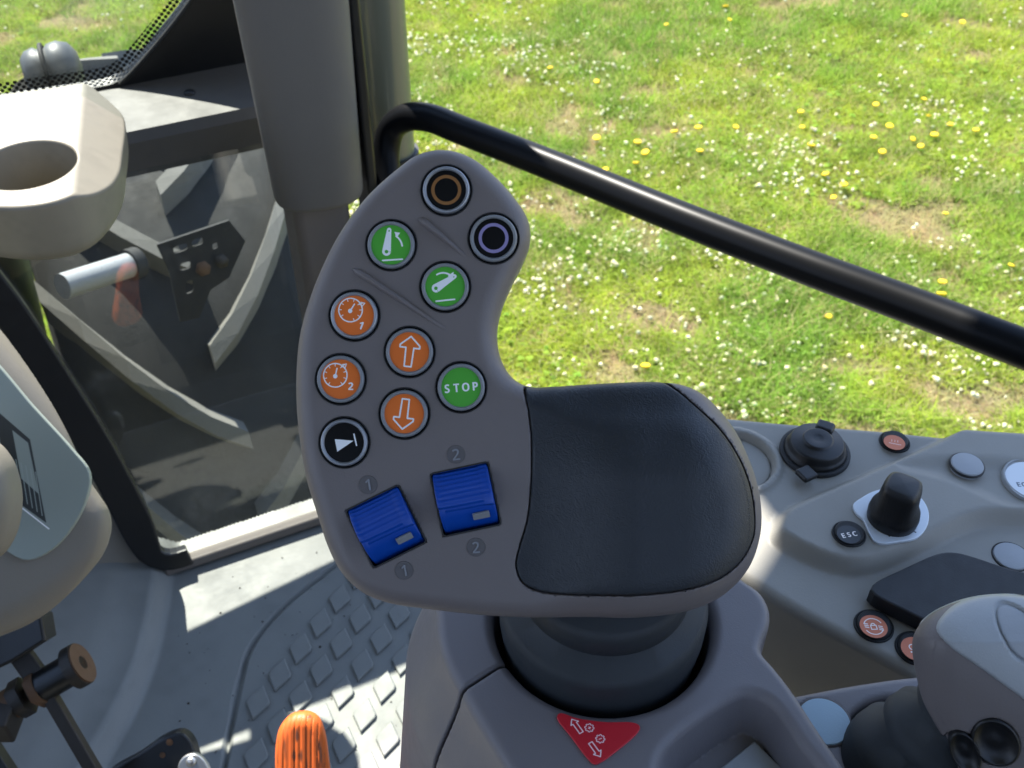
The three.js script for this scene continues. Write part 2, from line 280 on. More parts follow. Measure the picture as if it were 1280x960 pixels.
// ------------------------------------------------------------------ lower window plane and beam
const sillA = Hy(205, 695, FY + 0.02), sillB = Hy(395, 632, FY + 0.02), beamPt = P(236, 201, 1.23);
const wDir = sillB.clone().sub(sillA).normalize(), wUp = beamPt.clone().sub(sillA).projectOnVector(wDir).negate().add(beamPt.clone().sub(sillA)).normalize(), wN = wDir.clone().cross(wUp).normalize(); // towards the cab
const W = (x, y, off = 0) => onPlane(x, y, sillA.clone().addScaledVector(wN, off), wN);

// ---- floor with its moulded hump, mat groove and raised studs
{
  const F = (x, y) => { const p = Hy(x, y, FY); return [p.x, p.z]; };
  const hump = smooth([[222, 640], [215, 700], [205, 765], [190, 830], [168, 885], [138, 940], [105, 1000], [60, 1080]].map(p => F(...p)), 60, false);
  const groove = smooth([[272, 1010], [280, 960], [289, 905], [300, 850], [312, 812], [332, 783], [362, 752], [400, 722], [430, 698], [520, 630], [600, 575]].map(p => F(...p)), 120, false);
  const near = (pts, x, z) => { let b = 1e9, side = 0; for (let i = 0; i < pts.length - 1; i++) { const ex = pts[i + 1][0] - pts[i][0], ez = pts[i + 1][1] - pts[i][1], wx = x - pts[i][0], wz = z - pts[i][1], t = Math.min(1, Math.max(0, (wx * ex + wz * ez) / (ex * ex + ez * ez))), d = Math.hypot(wx - ex * t, wz - ez * t); if (d < b) { b = d; side = ex * wz - ez * wx; } } return side > 0 ? b : -b; };
  const x0 = -0.80, x1 = 0.42, z0 = -1.05, z1 = -0.30, st = 0.0024, nx = Math.round((x1 - x0) / st), nz = Math.round((z1 - z0) / st), pos = [], idx = [];
  const [ax, az] = [sillA.x, sillA.z];
  for (let j = 0; j <= nz; j++) for (let i = 0; i <= nx; i++) {
    const x = x0 + i * st, z = z0 + j * st; let h = 0;
    if (x < -0.2) { const d = near(hump, x, z); h = d > -0.01 ? 0.30 * Math.max(0, d - 0.012) * sm(-0.005, 0.07, d) + 0.022 * sm(-0.008, 0.018, d) : 0; }
    if (x > -0.36) { const d = Math.abs(near(groove, x, z)); h -= 0.006 * (1 - sm(0.0012, 0.0036, d)); }
    pos.push(x, FY + h, z);
  }
  for (let j = 0; j < nz; j++) for (let i = 0; i < nx; i++) {
    const x = x0 + i * st - ax, z = z0 + j * st - az; if (x * FD.x + z * FD.z > 0.035) continue;
    const a = j * (nx + 1) + i, b = a + 1, c = a + nx + 1, d = c + 1; idx.push(a, c, b, b, c, d);
  }
  const g = new THREE.BufferGeometry(); g.setAttribute('position', new THREE.Float32BufferAttribute(pos, 3)); g.setIndex(idx); g.computeVertexNormals();
  const floor = structure('cab_floor', boxUV(g, 6), M.floor, 'pale grey moulded cab floor with raised diamond studs', 'floor');
  { // underside so that no light leaks from below
    lpart('rear_floor', slab([V(-1.0, FY - 0.004, -0.29), V(-1.0, FY - 0.004, 1.1), V(0.75, FY - 0.004, 1.1), V(0.75, FY - 0.004, -0.29)], V(0, -1, 0), 0.03), M.floor, floor);
    const u = slab([V(-0.8, FY - 0.03, -0.3), V(0.42, FY - 0.03, -0.3), V(0.42, FY - 0.03, -1.12), V(-0.1, FY - 0.03, -1.05), V(-0.8, FY - 0.03, -0.72)], V(0, -1, 0), 0.03); lpart('floor_pan', u, M.hull, floor);
  }
  // studs: rows read from the picture, each a low bevelled diamond
  const sw = 0.0118, sl = 0.0205, d4 = shapeOf([[0, sl], [sw, 0.002], [sw, -0.002], [0, -sl], [-sw, -0.002], [-sw, 0.002]]);
  const stud = extr(d4, 0.0012, 0.0016, 2); stud.rotateX(-Math.PI / 2); boxUV(stud, 6);
  const o = Hy(330, 820, FY), e1 = Hy(411, 763, FY).sub(o).multiplyScalar(1 / 1), e2 = Hy(350, 848, FY).sub(o);
  const A = Hy(325, 815, FY), B = Hy(383, 753, FY), Cc = Hy(373, 782, FY);
  void e1; void e2; void A; void B; void Cc;
  const p00 = Hy(325, 818, FY), pu = Hy(351, 786, FY).sub(p00), pv = Hy(350, 845, FY).sub(p00);
  for (let a = -9; a <= 22; a++) for (let b = -14; b <= 14; b++) {
    const p = p00.clone().addScaledVector(pu, a).addScaledVector(pv, b);
    if (p.x > 0.05 || p.z > -0.52) continue;
    if (near(groove, p.x, p.z) < 0.026) continue;
    if ((p.x - ax) * FD.x + (p.z - az) * FD.z > -0.03) continue;
    const m = new THREE.Mesh(stud, M.floor); m.name = 'tread_stud'; m.position.set(p.x, FY + 0.0012, p.z); m.rotation.y = -0.10; floor.add(m);
  }
}

{ // crumbs of soil on the floor
  const g = new THREE.IcosahedronGeometry(0.0016, 0), im = new THREE.InstancedMesh(g, plastic(C(58, 50, 42), 0.95), 90), m = new THREE.Matrix4(); im.name = 'floor_grit'; im.userData = { kind: 'stuff', label: 'dark crumbs of soil scattered on the cab floor', category: 'dirt' };
  for (let i = 0; i < 90; i++) { const p = Hy(215 + rnd() * 320, 670 + rnd() * 280, FY), k = 0.3 + rnd() * rnd() * 1.1; m.compose(V(p.x, FY + 0.0006, p.z), new THREE.Quaternion().setFromEuler(new THREE.Euler(rnd() * 6, rnd() * 6, 0)), V(k, k * 0.6, k)); im.setMatrixAt(i, m); } scene.add(im);
}
// ---- window sill, frame and glass of the lower window
{
  const t = thing('lower_window', 'dusty lower front window in a thick black frame beside the steering column', 'window', sillA);
  const f = smooth([[-120, 210], [-60, 300], [0, 378], [60, 470], [110, 550], [150, 625], [172, 668], [190, 690], [212, 694], [232, 688]], 60, false), w0 = [], w1 = [];
  f.forEach(([x, y], i) => { const n = f[Math.min(i + 1, f.length - 1)], p = f[Math.max(i - 1, 0)], l = Math.hypot(n[0] - p[0], n[1] - p[1]), k = 26 * (1 - 0.72 * sm(0.84, 1, i / 60)); w0.push([x + (n[1] - p[1]) / l * k, y - (n[0] - p[0]) / l * k * 0.6]); w1.push([x - (n[1] - p[1]) / l * 14, y + (n[0] - p[0]) / l * 10]); });
  wpart('frame', slab([...w0, ...w1.reverse()].map(([x, y]) => W(x, y, 0.006)), wN, 0.012, 0.003), M.frame, t);
  const s0 = sillA.clone().add(V(0, -0.015, 0)).addScaledVector(wDir, -0.005).addScaledVector(wN, 0.012), s1 = sillB.clone().add(V(0, -0.015, 0)).addScaledVector(wDir, 0.16).addScaledVector(wN, 0.012);
  wpart('sill', bar(s0, s1, 0.022, 0.014, wUp, 0.004), M.beigeDark, t);
  wpart('pane', slab([W(-140, 250), W(240, 160), W(345, 150), W(420, 640), W(210, 706), W(150, 660), W(-20, 390)], wN, 0.004), M.glass, t);
  const dust = dataTex(1024, (a, b) => { const sp = hash(Math.floor(a * 700), Math.floor(b * 700) + 9) > 0.9985 ? 0.5 : 0, st = sm(0.55, 0.9, tileNoise(a, b, 7) * 0.7 + tileNoise(a, b, 60) * 0.3), k = 0.05 + 0.16 * st + 0.05 * tileNoise(a, b, 180) + sp; return [k, k, k]; });
  const q4 = [W(60, 300, 0.0055), W(335, 190, 0.0055), W(400, 640, 0.0055), W(215, 690, 0.0055), W(60, 430, 0.0055)], fg = new THREE.BufferGeometry(); fg.setAttribute('position', new THREE.Float32BufferAttribute(q4.flatMap(p => p.toArray()), 3)); fg.setAttribute('uv', new THREE.Float32BufferAttribute(q4.flatMap(p => { const d = p.clone().sub(sillA); return [d.dot(wDir) * 2.2, d.dot(wUp) * 2.2]; }), 2)); fg.setIndex([0, 1, 2, 0, 2, 3, 0, 3, 4]); fg.computeVertexNormals();
  wpart('dust_film', fg, new THREE.MeshStandardMaterial({ color: C(150, 148, 140), roughness: 1, alphaMap: dust, transparent: true, side: THREE.DoubleSide, depthWrite: false }), t);
}

structure('front_bulkhead', slab([[-120, 226], [0, 392], [60, 482], [120, 578], [160, 652], [186, 694], [100, 728], [-300, 850], [-420, 300]].map(p => W(p[0], p[1], -0.004)), wN, 0.008), M.beige, 'cream front bulkhead behind the steering column', 'wall');

// ---- front beam with a screw
{
  const t = thing('front_beam', 'grey cross beam under the windscreen beside the cup holder', 'beam', beamPt);
  const s = new THREE.Shape(); const pr = [[0, 0], [0, 0.036], [0.006, 0.045], [0.115, 0.052], [0.12, 0.046], [0.115, 0.030], [0.07, 0.0], [0.05, -0.004]];
  pr.forEach(([x, y], i) => i ? s.lineTo(x, y) : s.moveTo(x, y)); s.closePath();
  const g = extr(s, 0.70, 0.003, 3); g.applyMatrix4(basis(FD, V(0, 1, 0), RD, beamPt.clone().addScaledVector(RD, -0.56)));
  wpart('beam_body', boxUV(g, 8), M.beam, t);
  const top = Hy(237, 117, beamPt.y + 0.051);
  wpart('screw', along(lathe([[0, 0.004], [0.004, 0.0038], [0.0062, 0.002], [0.0066, 0], [0.0066, -0.004]], 20), V(0, 1, 0), top), M.black, t);
}

// ---- windscreen with black frame and dotted print
{
  const o = beamPt.clone().addScaledVector(FD, 0.13).setY(beamPt.y + 0.03), n = FD.clone().negate().applyAxisAngle(RD, 0.12);
  const S = (x, y, off = 0) => onPlane(x, y, o.clone().addScaledVector(n, off), n);
  const t = thing('windscreen', 'windscreen with black rounded frame and a dotted printed edge', 'window', o);
  const inner = smooth([[-120, 143], [-60, 132], [0, 121], [60, 112], [112, 104], [140, 98], [160, 86], [182, 62], [206, 33], [232, 0], [262, -45], [300, -110]], 80, false);
  wpart('frame', slab([...inner.map(([x, y]) => S(x, y, 0.004)), S(420, -110, 0.004), S(420, 150, 0.004), S(-120, 190, 0.004)], n, 0.014, 0.003), M.frame, t);
  wpart('trim_strip', new THREE.TubeGeometry(new THREE.CatmullRomCurve3([[150, 106], [170, 86], [196, 56], [222, 24], [248, -12], [285, -70]].map(([x, y]) => S(x, y, 0.021))), 40, 0.003, 8), M.hull, t);
  const ex = inner.map(([x, y]) => S(x, y, 0.0035)), u = n.clone().cross(V(0, 1, 0)).normalize().negate(), v = n.clone().cross(u);
  const band = []; const idx = [], uv = [];
  inner.forEach(([x, y], i) => { const a = inner[Math.max(i - 1, 0)], b = inner[Math.min(i + 1, 80)], l = Math.hypot(b[0] - a[0], b[1] - a[1]); const q = S(x + (b[1] - a[1]) / l * 17, y - (b[0] - a[0]) / l * 17, 0.0035); for (const p of [ex[i], q]) { band.push(p.x, p.y, p.z); const d = p.clone().sub(o); uv.push(d.dot(u) / 0.0078, d.dot(v) / 0.0078); } if (i < 80) idx.push(2 * i, 2 * i + 1, 2 * i + 2, 2 * i + 1, 2 * i + 3, 2 * i + 2); });
  const g = new THREE.BufferGeometry(); g.setAttribute('position', new THREE.Float32BufferAttribute(band, 3)); g.setAttribute('uv', new THREE.Float32BufferAttribute(uv, 2)); g.setIndex(idx); g.computeVertexNormals();
  const dots = dataTex(64, (a, b) => { const r = Math.min(Math.hypot(a - 0.5, b - 0.5), Math.hypot(Math.min(a, 1 - a), Math.min(b, 1 - b))), k = 1 - sm(0.27, 0.31, r); return [k, k, k]; });
  wpart('dotted_print', g, new THREE.MeshStandardMaterial({ color: C(16, 16, 16), roughness: 0.6, alphaMap: dots, alphaTest: 0.5, side: THREE.DoubleSide }), t);
  wpart('pane', slab([S(-160, 175, -0.005), S(330, 110, -0.005), S(330, -140, -0.005), S(-160, -140, -0.005)], n, 0.004), M.glass, t);
}
{ // grey capped housing outside the windscreen
  const c = P(66, 88, 1.42), t = thing('wiper_motor_cap', 'rounded grey plastic cap standing outside the windscreen', 'cap', c), ax = V(0.93, 0.05, -0.35).normalize();
  const body = along(lathe([[0, -0.035], [0.022, -0.035], [0.030, -0.028], [0.033, -0.016], [0.030, -0.012], [0.030, -0.002], [0.034, 0.002], [0.036, 0.014], [0.031, 0.028], [0.018, 0.036], [0, 0.038]], 32), ax, c);
  wpart('cap_body', boxUV(body), plastic(C(70, 74, 78), 0.5), t);
  wpart('stem', rod(c.clone().add(V(0, -0.09, 0)), c, 0.026), M.hull, t);
  const ring = new THREE.TorusGeometry(0.0345, 0.003, 8, 32); ring.rotateX(Math.PI / 2); wpart('ring', along(ring, ax, c.clone().addScaledVector(ax, -0.006)), M.hull, t);
}

// ---- A-pillar with its cover, post, outer post
{
  const base = P(398, 240, 1.22), t = thing('cab_pillar', 'grey moulded pillar cover beside the windscreen frame', 'pillar', V(base.x, FY, base.z));
  const hc = base.y, top = hc + 0.55, prof = (y) => { const k = (y - hc) / 0.3; return [0.0505 + 0.0085 * Math.min(1.6, k), 0.042]; };
  const ang = 48, lv = [], nor = [];
  const levels = []; for (let k = 0; k <= 6; k++) { const a = k / 6 * Math.PI / 2; levels.push([hc + 0.010 * (1 - Math.sin(a)) , 1 - 0.09 * (1 - Math.cos(a - Math.PI / 2 + Math.PI / 2)) ]); }
  const rows = [[hc - 0.000, 0.80], [hc - 0.0005, 0.93], [hc + 0.002, 0.975], [hc + 0.007, 1.0]]; for (let k = 1; k <= 24; k++) rows.push([hc + 0.007 + k / 24 * (top - hc), 1]);
  void lv; void nor; void levels;
  const pos = [], idx = [], rr = Math.atan2(-0.42, 0.9);
  rows.forEach(([y, s]) => { const [a, b] = prof(y); for (let i = 0; i < ang; i++) { const th = i / ang * 6.2832, c = Math.cos(th), d = Math.sin(th), e = 0.72, X = Math.sign(c) * Math.pow(Math.abs(c), e) * a * s, Z = Math.sign(d) * Math.pow(Math.abs(d), e) * b * s; pos.push(base.x + X * Math.cos(rr * 0.6) + Z * Math.sin(rr * 0.6) * -1, y, base.z + X * Math.sin(rr * 0.6) + Z * Math.cos(rr * 0.6)); } });
  for (let j = 0; j < rows.length - 1; j++) for (let i = 0; i < ang; i++) { const a = j * ang + i, b = j * ang + (i + 1) % ang, c = a + ang, d = b + ang; idx.push(a, c, b, b, c, d); }
  const g = new THREE.BufferGeometry(); g.setAttribute('position', new THREE.Float32BufferAttribute(pos, 3)); g.setIndex(idx); g.computeVertexNormals();
  wpart('pillar_cover', boxUV(g, 10), M.pillar, t);
  wpart('post', bar(V(base.x - 0.008, FY + 0.02, base.z - 0.01), V(base.x - 0.008, hc + 0.02, base.z - 0.01), 0.066, 0.07, FD, 0.012), M.beigeDark, t);
  const sp = base.clone().add(V(0.052, 0, -0.03));
  wpart('seal', bar(V(sp.x, FY, sp.z), V(sp.x, hc + 0.6, sp.z), 0.012, 0.05, FD, 0.004), M.frame, t);
  const op = P(487, 170, 1.36), t2 = thing('outer_post', 'glossy olive grey round post outside the pillar', 'post', V(op.x, FY, op.z));
  const og = new THREE.CylinderGeometry(0.031, 0.031, 1.5, 40); og.translate(op.x, FY + 0.75, op.z); wpart('post_tube', og, M.postGreen, t2);
  for (const y of [0.40, 0.12]) { const r = new THREE.CylinderGeometry(0.036, 0.036, 0.05, 32); r.translate(op.x, FY + y, op.z); wpart('clamp', r, M.black, t2); }
}

// ---- handrail
{
  const t = thing('handrail', 'glossy black tubular handrail sloping down past the pillar', 'handrail', P(480, 330, 1.2));
  const c = new THREE.CatmullRomCurve3([P(492, 420, 1.24), P(488, 300, 1.24), P(484, 225, 1.24), P(483, 185, 1.235), P(490, 160, 1.225), P(508, 147, 1.21), P(535, 147, 1.19), P(580, 164, 1.16), P(700, 211, 1.09), P(860, 276, 1.0), P(1010, 334, 0.935), P(1150, 386, 0.885), P(1290, 440, 0.835), P(1420, 490, 0.80)], false, 'centripetal');
  wpart('rail_tube', new THREE.TubeGeometry(c, 240, 0.0158, 28), M.gloss, t);
}

// ---- cup holder
{
  const ty = EYE.y - 0.515, Q = (x, y) => { const p = Hy(x, y, ty); return [p.x, p.z]; };
  const out = smooth([[-190, 160], [-100, 132], [0, 117], [70, 107], [106, 102], [128, 106], [148, 114], [152, 128], [149, 160], [144, 190], [130, 215], [104, 238], [70, 252], [25, 259], [-30, 257], [-80, 246], [-130, 225], [-180, 195]].map(p => Q(...p)));
  const S2 = sdGrid(out, 0.06, 0.0015), [hx, hz] = Q(34, 205);
  const rgA = Q(106, 103), rgB = Q(97, 195), rl = Math.hypot(rgB[0] - rgA[0], rgB[1] - rgA[1]), rgN = [(rgB[1] - rgA[1]) / rl, -(rgB[0] - rgA[0]) / rl];
  const f = (x, y, z) => {
    const dn = ty - y, s = S2(x, z) + dn * 0.10 + 0.0; let d = rmax(s, y - ty, 0.005); const fc = ((x - rgA[0]) * rgN[0] + (z - rgA[1]) * rgN[1]); d = rmax(d, (y - ty + 0.75 * fc) * 0.8, 0.002); d = rmax(d, (ty - 0.072) - y, 0.022);
    const hole = Math.hypot(x - hx, z - hz) - (0.0445 - dn * 0.06), deep = (ty - 0.064) - y; return rmax(d, -Math.max(hole, deep), 0.0025); };
  const xs = out.map(p => p[0]), zs = out.map(p => p[1]);
  const t = thing('cup_holder', 'cream plastic cup holder fixed to the front beam', 'cup holder', V(hx, ty - 0.072, hz));
  wpart('holder_body', sdfGeo(f, [Math.min(...xs) - 0.01, ty - 0.08, Math.min(...zs) - 0.01], [Math.max(...xs) + 0.01, ty + 0.006, Math.max(...zs) + 0.01], 0.0020, 12), M.cup, t);
  wpart('bracket', bar(V(hx - 0.03, ty - 0.045, hz - 0.06), V(hx - 0.05, ty - 0.045, hz - 0.17), 0.05, 0.014), M.beam, t);
}

// ---- dashboard housing beside the cup holder, left of the picture (it shades the floor)
{
  const c = V(-0.78, 1.79, -1.0), t = thing('dashboard_housing', 'cream dashboard housing left of the cup holder', 'dashboard', c.clone().setY(1.31));
  const g = new RoundedBoxGeometry(0.31, 0.96, 0.26, 4, 0.04); g.rotateY(0.44); g.translate(c.x, c.y, c.z); wpart('housing', boxUV(g, 12), M.beige, t);
}

// ---- moulding seen face on: outline in picture points, front height given by a function
function moulding(outline, depth, wf, back, r, rb, cell, draft = 0) {
  const k = depth / FOC, kO = (depth + 0.008) / FOC, S2 = sdGrid(outline, 40, 2);
  const f = (u, v, w) => { const x = 640 + u / kO, y = 480 - v / kO, rr = typeof r === 'function' ? r(x, y) : r; let d = rmax(S2(x, y) * kO + draft * Math.max(0, -0.012 - w), w - wf(640 + u / k, 480 - v / k), rr); d = rmax(d, -(w + back), rb); return d; };
  const xs = outline.map(p => (p[0] - 640) * kO), ys = outline.map(p => (480 - p[1]) * kO); let hi = -1; for (const p of outline) for (const q of [0, 0.5, 1]) hi = Math.max(hi, wf(mix(p[0], outline[0][0], q), mix(p[1], outline[0][1], q)));
  return [f, [Math.min(...xs) - 0.006, Math.min(...ys) - 0.006, -back - 0.006], [Math.max(...xs) + 0.006, Math.max(...ys) + 0.006, hi + 0.012], cell];
}
const L = (x, y, depth, w = 0) => V((x - 640) * (depth - w) / FOC, (480 - y) * (depth - w) / FOC, w);

// ------------------------------------------------------------------ armrest console below the joystick
const AY = EYE.y - 0.40, boot = Hy(752, 769, AY);
{
  const t = thing('armrest_console', 'grey armrest console carrying the large joystick and a red triangular label', 'console', V(boot.x, AY - 0.2, boot.z));
  const Q = (x, y) => { const p = Hy(x, y, AY); return [p.x, p.z]; };
  const out = smooth([[546, 740], [546, 770], [549, 800], [560, 833], [578, 866], [602, 908], [640, 970], [690, 1050], [860, 1100], [1040, 1080], [1098, 1020], [1060, 962], [1026, 912], [990, 858], [968, 830], [953, 812], [955, 797], [962, 780], [963, 760], [952, 738], [930, 722], [890, 690], [840, 640], [700, 620], [600, 650], [562, 700]].map(p => Q(...p)));
  const S2 = sdGrid(out, 0.05, 0.001), tray = sdGrid(smooth([[822, 975], [826, 945], [840, 925], [870, 900], [912, 873], [932, 866], [952, 869], [972, 884], [1000, 925], [1040, 985], [1000, 1035], [860, 1040]].map(p => Q(...p))), 0.03, 0.001);
  const a = Hy(578, 862, AY), b = Hy(637, 824, AY), sd = b.clone().sub(a).normalize(), sn = V(sd.z, 0, -sd.x);   // seam
  const core = (x, y, z) => {
    const dn = AY - y, side = sm(0.02, -0.08, x - boot.x), s = S2(x, z) - (0.012 * sm(0.0, 0.05, dn) + dn * 0.10) * side; let d = rmax(s, y - AY, 0.0045);
    d = rmax(d, 0.0490 + 0.002 * sm(0.006, 0, dn) - Math.hypot(x - boot.x, z - boot.z), 0.0035); d = rmax(d, -Math.max(tray(x, z) + dn * 0.22, (AY - 0.024) - y), 0.004); return Math.max(d, (AY - 0.16) - y); };
  const lo = [boot.x - 0.105, AY - 0.165, boot.z - 0.075], hi = [boot.x + 0.13, AY + 0.004, boot.z + 0.125];
  const inFront = (x, z) => (x - a.x) * sn.x + (z - a.z) * sn.z, split = (x, z) => x < boot.x - 0.02 ? inFront(x, z) : 1;
  const sgn = inFront(Q(700, 930)[0], Q(700, 930)[1]) > 0 ? 1 : -1;
  // the front cover and the rear cover meet at a narrow open seam
  const gap = (x, z) => { const v = sgn * inFront(x, z); return Math.min(1, v); };
  void split;
  const cut = boot.x - 0.028;
  const front = (x, y, z) => rmax(core(x, y, z), 0.0007 - Math.max(gap(x, z), x - cut), 0.0012), rear = (x, y, z) => rmax(core(x, y, z), Math.max(gap(x, z), x - cut) + 0.0007, 0.0012);
  const cv = wpart('front_cover', sdfGeo(front, lo, hi, 0.0013), M.armrest, t); void cv;
  wpart('rear_cover', sdfGeo(rear, lo, [cut + 0.004, hi[1], hi[2]], 0.0011), M.armrest, t);
  const well = lathe([[0, -0.05], [0.05, -0.05], [0.0515, -0.012], [0.0508, -0.010]], 56); well.translate(boot.x, AY, boot.z); wpart('boot_well', boxUV(well), M.black, t);
  const tp = Hy(930, 960, AY - 0.0235); const pad = new RoundedBoxGeometry(0.026, 0.003, 0.034, 3, 0.001); pad.rotateY(0.65); pad.translate(tp.x + 0.006, tp.y + 0.001, tp.z + 0.010); wpart('tray_pad', boxUV(pad), M.cap, t);
  // red triangular label
  const tri = smooth([[697, 897], [700, 893], [720, 899], [755, 904], [792, 905], [799, 909], [797, 915], [775, 935], [750, 953], [743, 955], [735, 948], [715, 922]], 90).map(p => Hy(p[0], p[1], AY + 0.0004));
  const bx = Hy(700, 900, AY), ux = Hy(800, 900, AY).sub(bx), u = ux.clone().normalize(), v = V(0, 1, 0).cross(u).negate();
  const g = slab(tri, V(0, 1, 0), 0.0004, 0.0003); { const p = g.attributes.position, uv = g.attributes.uv; for (let i = 0; i < p.count; i++) { const d = V(p.getX(i), p.getY(i), p.getZ(i)).sub(bx); uv.setXY(i, (d.dot(u) / ux.length()), 0.9 + d.dot(V(-u.z, 0, u.x).negate()) / ux.length()); } void v; }
  const tex = canvasTex(256, 256, (c) => { // icons: two outlined arrows and two cogs
    c.fillStyle = '#c2212f'; c.fillRect(0, 0, 256, 256); c.strokeStyle = '#f4dcdc'; c.lineWidth = 4; c.lineJoin = 'round';
    const arrow = (x, y, r, s) => { c.save(); c.translate(x, y); c.rotate(r); c.beginPath(); [[0, -30], [15, -12], [7, -12], [7, 28], [-7, 28], [-7, -12], [-15, -12]].forEach(([a2, b2], i) => i ? c.lineTo(a2 * s, b2 * s) : c.moveTo(a2 * s, b2 * s)); c.closePath(); c.stroke(); c.restore(); };
    const cog = (x, y, ch) => { c.beginPath(); for (let i = 0; i <= 64; i++) { const q = i / 64 * 6.2832, r = 11.5 + (i % 8 < 4 ? 3 : 0); i ? c.lineTo(x + r * Math.cos(q), y + r * Math.sin(q)) : c.moveTo(x + r, y); } c.closePath(); c.lineWidth = 3; c.stroke(); c.beginPath(); c.moveTo(x - 5, y + 2); c.lineTo(x + 5, y - 2); if (ch) { c.moveTo(x - 2, y - 5); c.lineTo(x + 2, y + 5); } c.stroke(); c.lineWidth = 4; };
    arrow(52, 52, -0.55, 0.95); cog(92, 58, 1); cog(124, 96, 0); arrow(106, 132, Math.PI - 0.55, 0.95); });
  wpart('warning_label', g, new THREE.MeshPhysicalMaterial({ map: tex, roughness: 0.42 }), t);
}

